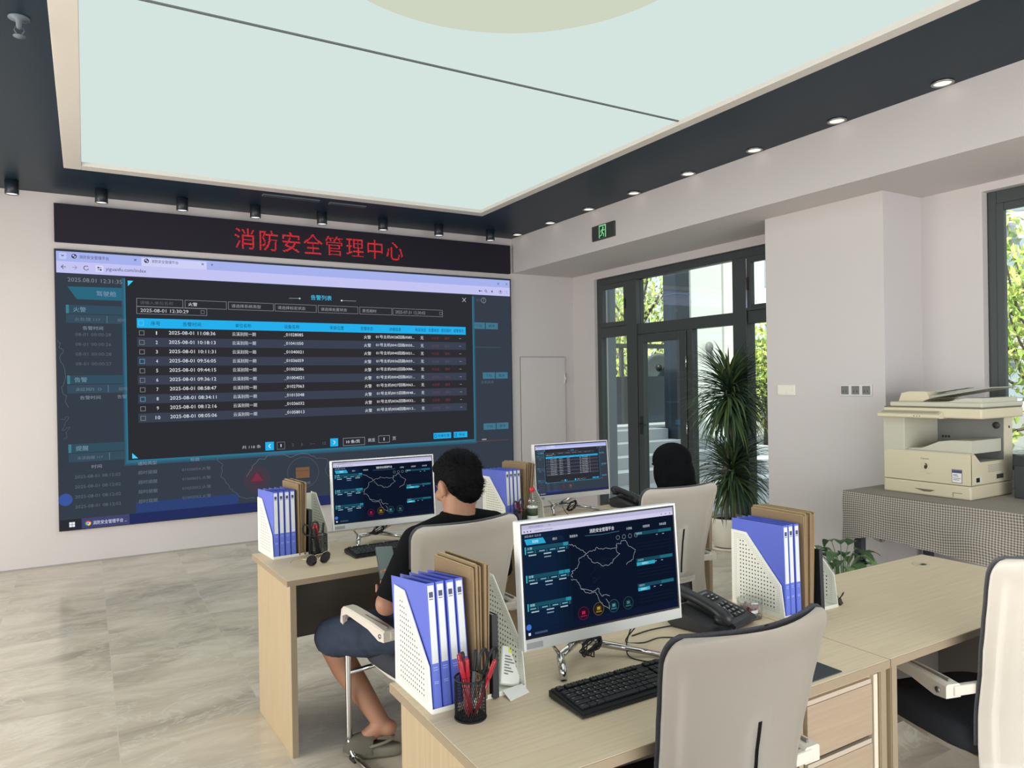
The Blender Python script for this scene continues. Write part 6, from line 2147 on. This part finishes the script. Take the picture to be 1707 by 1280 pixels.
body = [
    ('e', (1.245, 2.735, 0.57), (0.165, 0.115, 0.10), (0, 0, R(4))),
    ('c', (1.245, 2.73, 0.60), up(1.285, 2.745, 0.76), 0.115, 0.115), ('c', up(1.285, 2.745, 0.76), up(1.315, 2.715, 0.90), 0.118, 0.115),
    ('c', up(1.245, 2.712, 0.90), up(1.39, 2.730, 0.91), 0.092, 0.092),
    ('c', up(1.322, 2.712, 0.95), up(1.335, 2.715, 1.02), 0.078, 0.066), ('c', up(1.330, 2.708, 1.00), up(1.342, 2.722, 1.10), 0.067, 0.064),
    ('c', up(1.29, 2.706, 0.985), SL, 0.052, 0.055), ('c', up(1.37, 2.718, 0.99), SR, 0.052, 0.055),
    ('c', SL, EL, 0.052, 0.041), ('c', EL, (EL + HL) * 0.5 + Vector((-.008, 0, 0)), 0.043, 0.040), ('c', (EL + HL) * 0.5 + Vector((-.008, 0, 0)), HL, 0.038, 0.026),
    ('c', SR, ER, 0.052, 0.041), ('c', ER, HR, 0.041, 0.026),
    ('c', PL, KL, 0.084, 0.058), ('c', PR_, KR, 0.084, 0.058),
    ('c', KL, KL + (AL - KL) * 0.36 + Vector((0.004, 0.042, -0.012)), 0.056, 0.060), ('c', KL + (AL - KL) * 0.36 + Vector((0.004, 0.042, -0.012)), AL, 0.060, 0.035),
    ('c', KR, KR + (AR - KR) * 0.32 + Vector((0, -0.03, 0)), 0.056, 0.056), ('c', KR + (AR - KR) * 0.32 + Vector((0, -0.03, 0)), AR, 0.056, 0.034),
    ('c', AL + Vector((0.022, -0.020, -0.012)), AL + Vector((-0.01, 0.01, -0.01)), 0.034, 0.036), ('c', AL, TL, 0.036, 0.030), ('c', TL, TL + (TL - AL).normalized() * 0.03 + Vector((0, 0, 0.018)), 0.028, 0.020),
    ('c', AR + Vector((0, -0.03, -0.03)), AR + Vector((0, 0.02, -0.02)), 0.034, 0.036), ('c', AR + Vector((0, 0.02, -0.02)), TR_, 0.036, 0.024),
] + hp_
# left hand: palm behind the phone, fingers closing on its right edge, thumb on its left edge
PHC = Vector((1.088, 2.918, 0.810))
pf = Vector((0.10, 0.66, 0.74)).normalized()
ps = Vector((0.93, -0.36, 0.0)).normalized()
pn = ps.cross(pf).normalized()
body += hand(HL + Vector((0.0, 0.0, -0.006)), pf * 0.8 - pn * 0.12 + ps * 0.1, pn, -ps, 0.35, 1, 0.92)
body += hand(HR, Vector((-0.3, 0.9, 0.1)), Vector((0, 0.1, -1)), Vector((-0.95, -0.3, 0)), 0.3, 1, 0.95)
blob('body', body, SKIN, man, 0.0055, 5, mo)
face_parts(HM, man, mo, 1.07)
# hair: short cropped cap, tapering at the nape, ears left free
hv = HM.inverted()
def hair_disp(p, n):
    q = hv @ p
    return n * (0.0015 * noise.noise(p * 60) + 0.0015 * noise.noise(p * 220))
hs = []
def hel(p, r_):
    hs.append(('e', HM @ (Vector(p) * 1.04), [x * 1.05 for x in r_], tuple(HM.to_euler())))
hel((0, -0.016, 0.046), (0.087, 0.106, 0.090))
hel((0, 0.052, 0.078), (0.064, 0.056, 0.040))
hel((0, -0.050, 0.000), (0.078, 0.066, 0.072))
hel((0, -0.062, -0.038), (0.056, 0.048, 0.050))
for q in (-1, 1):
    hel((0.068 * q, 0.016, 0.028), (0.017, 0.034, 0.040))
blob('hair', hs, HAIR, man, 0.005, 2, mo, 0.4, hair_disp)
# short bristles along the crown and nape
br = MB()
rnd = random.Random(1)
for k in range(1500):
    a, z = rnd.uniform(0, 2 * PI), rnd.uniform(-0.75, 1.0)
    rr = math.sqrt(1 - z * z)
    d_ = Vector((rr * math.cos(a), rr * math.sin(a), z))
    if d_.y > 0.35 and z < 0.55:
        continue
    if z < -0.1 and d_.y > -0.15:
        continue
    base_ = Vector((0, -0.018, 0.040)) + Vector((d_.x * 0.083, d_.y * 0.102, d_.z * 0.090))
    if z < 0:
        base_ = Vector((0, -0.048, 0.0)) + Vector((d_.x * 0.075, d_.y * 0.064, d_.z * 0.085))
    tip = base_ + (d_ * 0.013 + Vector((rnd.uniform(-.006, .006), rnd.uniform(-.006, .004), rnd.uniform(-.008, .006))))
    s1 = d_.orthogonal().normalized() * 0.0014
    br.raw([HM @ (base_ * 1.05) - mo + s1, HM @ (base_ * 1.05) - mo - s1, HM @ (tip * 1.05) - mo], [[0, 1, 2]], HAIR)
br.build('hair_ends', man)
# T-shirt with a crew neck and short sleeves
tee = [
    ('c', (1.245, 2.73, 0.55), up(1.285, 2.745, 0.76), 0.140, 0.130, (True, False)), ('c', up(1.285, 2.745, 0.76), up(1.315, 2.715, 0.90), 0.130, 0.126),
    ('c', up(1.245, 2.710, 0.90), up(1.39, 2.728, 0.91), 0.104, 0.104),
    ('c', up(1.320, 2.712, 0.94), up(1.334, 2.713, 1.024), 0.094, 0.078, (False, True)),
    ('c', up(1.29, 2.704, 0.975), SL, 0.066, 0.068), ('c', up(1.37, 2.716, 0.98), SR, 0.066, 0.068),
    ('c', SL, SL + (EL - SL) * 0.96 + Vector((0.012, 0.0, 0.0)), 0.070, 0.066, (False, True)), ('c', SR, SR + (ER - SR) * 0.85, 0.070, 0.064, (False, True)),
]
blob('t_shirt', tee, TEE, man, 0.007, 4, mo)
MB().tube([LB + Vector((1.336 + 0.071 * math.cos(a), 2.714 + 0.071 * math.sin(a), 1.012 + 0.006 * math.cos(a + 1.6))) - mo for a in [2 * PI * k / 30 for k in range(30)]], 0.006, TEE, 8, True).build('collar', man)
shorts = [
    ('e', (1.245, 2.735, 0.575), (0.178, 0.128, 0.105), (0, 0, R(4))),
    ('c', PL, PL + (KL - PL) * 0.5, 0.102, 0.094), ('c', PL + (KL - PL) * 0.5, KL + (PL - KL) * 0.06, 0.098, 0.082), ('c', KL + (PL - KL) * 0.10, KL + (AL - KL) * 0.13 + Vector((-0.006, 0.004, 0)), 0.082, 0.077, (False, True)),
    ('c', PR_, PR_ + (KR - PR_) * 0.5, 0.102, 0.094), ('c', PR_ + (KR - PR_) * 0.5, KR + (AR - KR) * 0.10, 0.094, 0.080, (False, True)),
]
blob('shorts', shorts, DENIM, man, 0.007, 4, mo)
# clogs: the left one hangs off the lifted heel, toe on the floor
def clog(name, heel, toe, parent, org):
    heel, toe, o_ = Vector(heel), Vector(toe), Vector(org)
    f_ = (toe - heel)
    f_.z = 0
    f_.normalize()
    s_ = Vector((-f_.y, f_.x, 0))
    L_ = 0.25
    sole = []
    for k in range(32):
        a = 2 * PI * k / 32
        c_, d_ = math.cos(a), math.sin(a)
        wd = 0.047 if c_ > 0 else 0.038
        sole.append(heel + f_ * (L_ / 2 + c_ * L_ / 2) + s_ * (d_ * wd))
    b = MB()
    v, fc = [], []
    for z, k_ in ((0.004, 0.95), (0.012, 1.0), (0.034, 1.0), (0.046, 0.94)):
        cen = heel + f_ * L_ / 2
        v += [Vector((cen.x + (p.x - cen.x) * k_, cen.y + (p.y - cen.y) * k_, heel.z + z)) - o_ for p in sole]
    for i in range(3):
        for k in range(32):
            fc.append([i * 32 + k, i * 32 + (k + 1) % 32, (i + 1) * 32 + (k + 1) % 32, (i + 1) * 32 + k])
    fc += [list(range(32))[::-1], [96 + k for k in range(32)]]
    b.raw(v, fc, CLOGM, True)
    c_ = b.build(name, parent)
    u = MB()
    us = [k / 12 for k in range(13)]
    def up(t_, a_):
        y = L_ * (0.46 + 0.54 * t_)
        hh = 0.074 * math.sqrt(max(0.0, 1 - (t_ ** 2.6))) + 0.03
        wd = 0.048 * math.sqrt(max(0.02, 1 - t_ ** 3.2))
        return heel + f_ * y + s_ * (wd * math.cos(a_)) + Vector((0, 0, 0.02 + (hh - 0.02) * math.sin(a_) * 0.95)) - o_
    u.sheet(up, us, [PI * k / 12 for k in range(13)], CLOGM, 0.005)
    u.build('upper', c_)
    MB().tube([heel + f_ * 0.125 + s_ * 0.046 + Vector((0, 0, 0.06)) - o_, heel + f_ * 0.075 + s_ * 0.05 + Vector((0, 0, 0.085)) - o_, heel + f_ * 0.125 - s_ * 0.046 + Vector((0, 0, 0.06)) - o_][0:1] + [heel + f_ * (0.125 - 0.09 * math.sin(a)) + s_ * (0.047 * math.cos(a)) + Vector((0, 0, 0.055 + 0.02 * math.sin(a))) - o_ for a in [PI * k / 12 for k in range(13)]], 0.006, CLOGM, 8).build('heel_strap', c_)
    return c_
clog('clog', (1.132, 2.885, 0.0), (0.92, 3.01, 0.0), man, mo)
clog('clog', (1.43, 3.125, 0.0), (1.42, 3.36, 0.0), man, mo)

sp2 = thing('smartphone', 'dark smartphone held in the left hand of the seated man', 'phone', PHC)
PMX = Matrix(((ps.x, pf.x, pn.x, 0), (ps.y, pf.y, pn.y, 0), (ps.z, pf.z, pn.z, 0), (0, 0, 0, 1)))
MB().box((-0.038, -0.079, -0.0045), (0.038, 0.079, 0.0045), mat('dark_phone_case', (40, 46, 48), 0.4), 0.0042, PMX, 3).build('case', sp2)
MB().box((-0.0345, -0.0755, 0.0042), (0.0345, 0.0755, 0.0050), mat('dim_phone_screen', (84, 98, 98), 0.15, spec=0.6), 0.0002, PMX).build('screen', sp2)

# --- the long-haired person at the desk by the door, seen from behind
wo = Vector((2.56, 2.95, 0))
wom = thing('person', 'person with long straight black hair seated with back turned near the glazed door', 'person', wo)
WC = Vector((2.668, 2.885, 1.103))
wp, WM = head_prims(WC, R(14), R(-6), 0.95)
SKIN2 = mat('fair_skin', (214, 172, 148), 0.5, spec=0.35)
wb = [
    ('e', (2.535, 2.925, 0.560), (0.165, 0.115, 0.10)), ('c', (2.553, 2.933, 0.600), (2.636, 2.954, 0.760), 0.105, 0.10), ('c', (2.636, 2.954, 0.760), (2.665, 2.916, 0.880), 0.10, 0.09),
    ('c', (2.600, 2.911, 0.880), (2.720, 2.926, 0.880), 0.08, 0.08), ('c', (2.665, 2.910, 0.920), (2.677, 2.930, 1.050), 0.055, 0.046),
    ('c', (2.615, 2.903, 0.930), (2.523, 2.902, 0.895), 0.045, 0.046), ('c', (2.715, 2.915, 0.930), (2.823, 2.932, 0.895), 0.045, 0.046),
    ('c', (2.523, 2.902, 0.895), (2.456, 2.960, 0.670), 0.043, 0.035), ('c', (2.456, 2.960, 0.670), (2.490, 3.160, 0.765), 0.034, 0.023),
    ('c', (2.823, 2.932, 0.895), (2.861, 2.990, 0.670), 0.043, 0.035), ('c', (2.861, 2.990, 0.670), (2.740, 3.170, 0.765), 0.034, 0.023),
    ('c', (2.454, 2.953, 0.555), (2.460, 3.340, 0.540), 0.08, 0.055), ('c', (2.624, 2.953, 0.555), (2.660, 3.340, 0.540), 0.08, 0.055),
    ('c', (2.460, 3.340, 0.540), (2.460, 3.360, 0.090), 0.052, 0.034), ('c', (2.660, 3.340, 0.540), (2.660, 3.360, 0.090), 0.052, 0.034),
    ('c', (2.460, 3.340, 0.050), (2.460, 3.500, 0.035), 0.036, 0.026), ('c', (2.660, 3.340, 0.050), (2.660, 3.500, 0.035), 0.036, 0.026),
] + wp
wb += hand((2.490, 3.160, 0.772), Vector((0.1, 0.99, 0)), Vector((0, 0.1, -1)), Vector((1, 0, 0)), 0.22, 1, 0.85)
wb += hand((2.740, 3.170, 0.772), Vector((-0.1, 0.99, 0)), Vector((0, 0.1, -1)), Vector((-1, 0, 0)), 0.22, 1, 0.85)
blob('body', wb, SKIN2, wom, 0.0055, 5, wo)
face_parts(WM, wom, wo, 0.95)
wv = WM.inverted()
whs = []
def whel(p, r_):
    whs.append(('e', WM @ Vector(p), r_, tuple(WM.to_euler())))
whel((0, -0.014, 0.038), (0.094, 0.108, 0.092))
whel((0, -0.045, -0.04), (0.102, 0.080, 0.11))
whel((0, -0.060, -0.13), (0.110, 0.062, 0.13))
whel((0, -0.066, -0.22), (0.108, 0.050, 0.12))
for q in (-1, 1):
    whel((0.082 * q, 0.006, -0.03), (0.028, 0.046, 0.085))
    whel((0.092 * q, -0.01, -0.13), (0.026, 0.044, 0.10))
blob('hair', whs, mat('straight_black_hair', (8, 9, 12), 0.7, spec=0.08, var=0.3, vscale=120, stretch=(1, 1, 0.05)), wom, 0.006, 6, wo)
top_ = [
    ('c', (2.529, 2.917, 0.540), (2.636, 2.954, 0.760), 0.125, 0.112, (True, False)), ('c', (2.636, 2.954, 0.760), (2.665, 2.916, 0.880), 0.112, 0.102),
    ('c', (2.600, 2.911, 0.880), (2.720, 2.926, 0.880), 0.090, 0.090), ('c', (2.666, 2.913, 0.900), (2.670, 2.915, 0.965), 0.085, 0.062, (False, True)),
    ('c', (2.615, 2.903, 0.930), (2.523, 2.902, 0.895), 0.056, 0.057), ('c', (2.715, 2.915, 0.930), (2.823, 2.932, 0.895), 0.056, 0.057),
    ('c', (2.523, 2.902, 0.895), (2.494, 2.970, 0.735), 0.057, 0.054, (False, True)), ('c', (2.823, 2.932, 0.895), (2.870, 3.002, 0.735), 0.057, 0.054, (False, True)),
]
blob('shirt', top_, TEE, wom, 0.007, 4, wo)
blob('trousers', [('e', (2.536, 2.930, 0.565), (0.176, 0.126, 0.10)), ('c', (2.454, 2.953, 0.555), (2.460, 3.340, 0.540), 0.094, 0.070), ('c', (2.624, 2.953, 0.555), (2.660, 3.340, 0.540), 0.094, 0.070), ('c', (2.460, 3.340, 0.540), (2.460, 3.360, 0.110), 0.068, 0.055, (False, True)), ('c', (2.660, 3.340, 0.540), (2.660, 3.360, 0.110), 0.068, 0.055, (False, True))], DENIM, wom, 0.008, 4, wo)
for x in (2.46, 2.66):
    blob('shoe', [('c', (x, 3.335, 0.046), (x, 3.47, 0.044), 0.044, 0.044), ('c', (x, 3.47, 0.044), (x, 3.53, 0.040), 0.042, 0.034)], BLACK_PLASTIC, wom, 0.006, 4, wo)
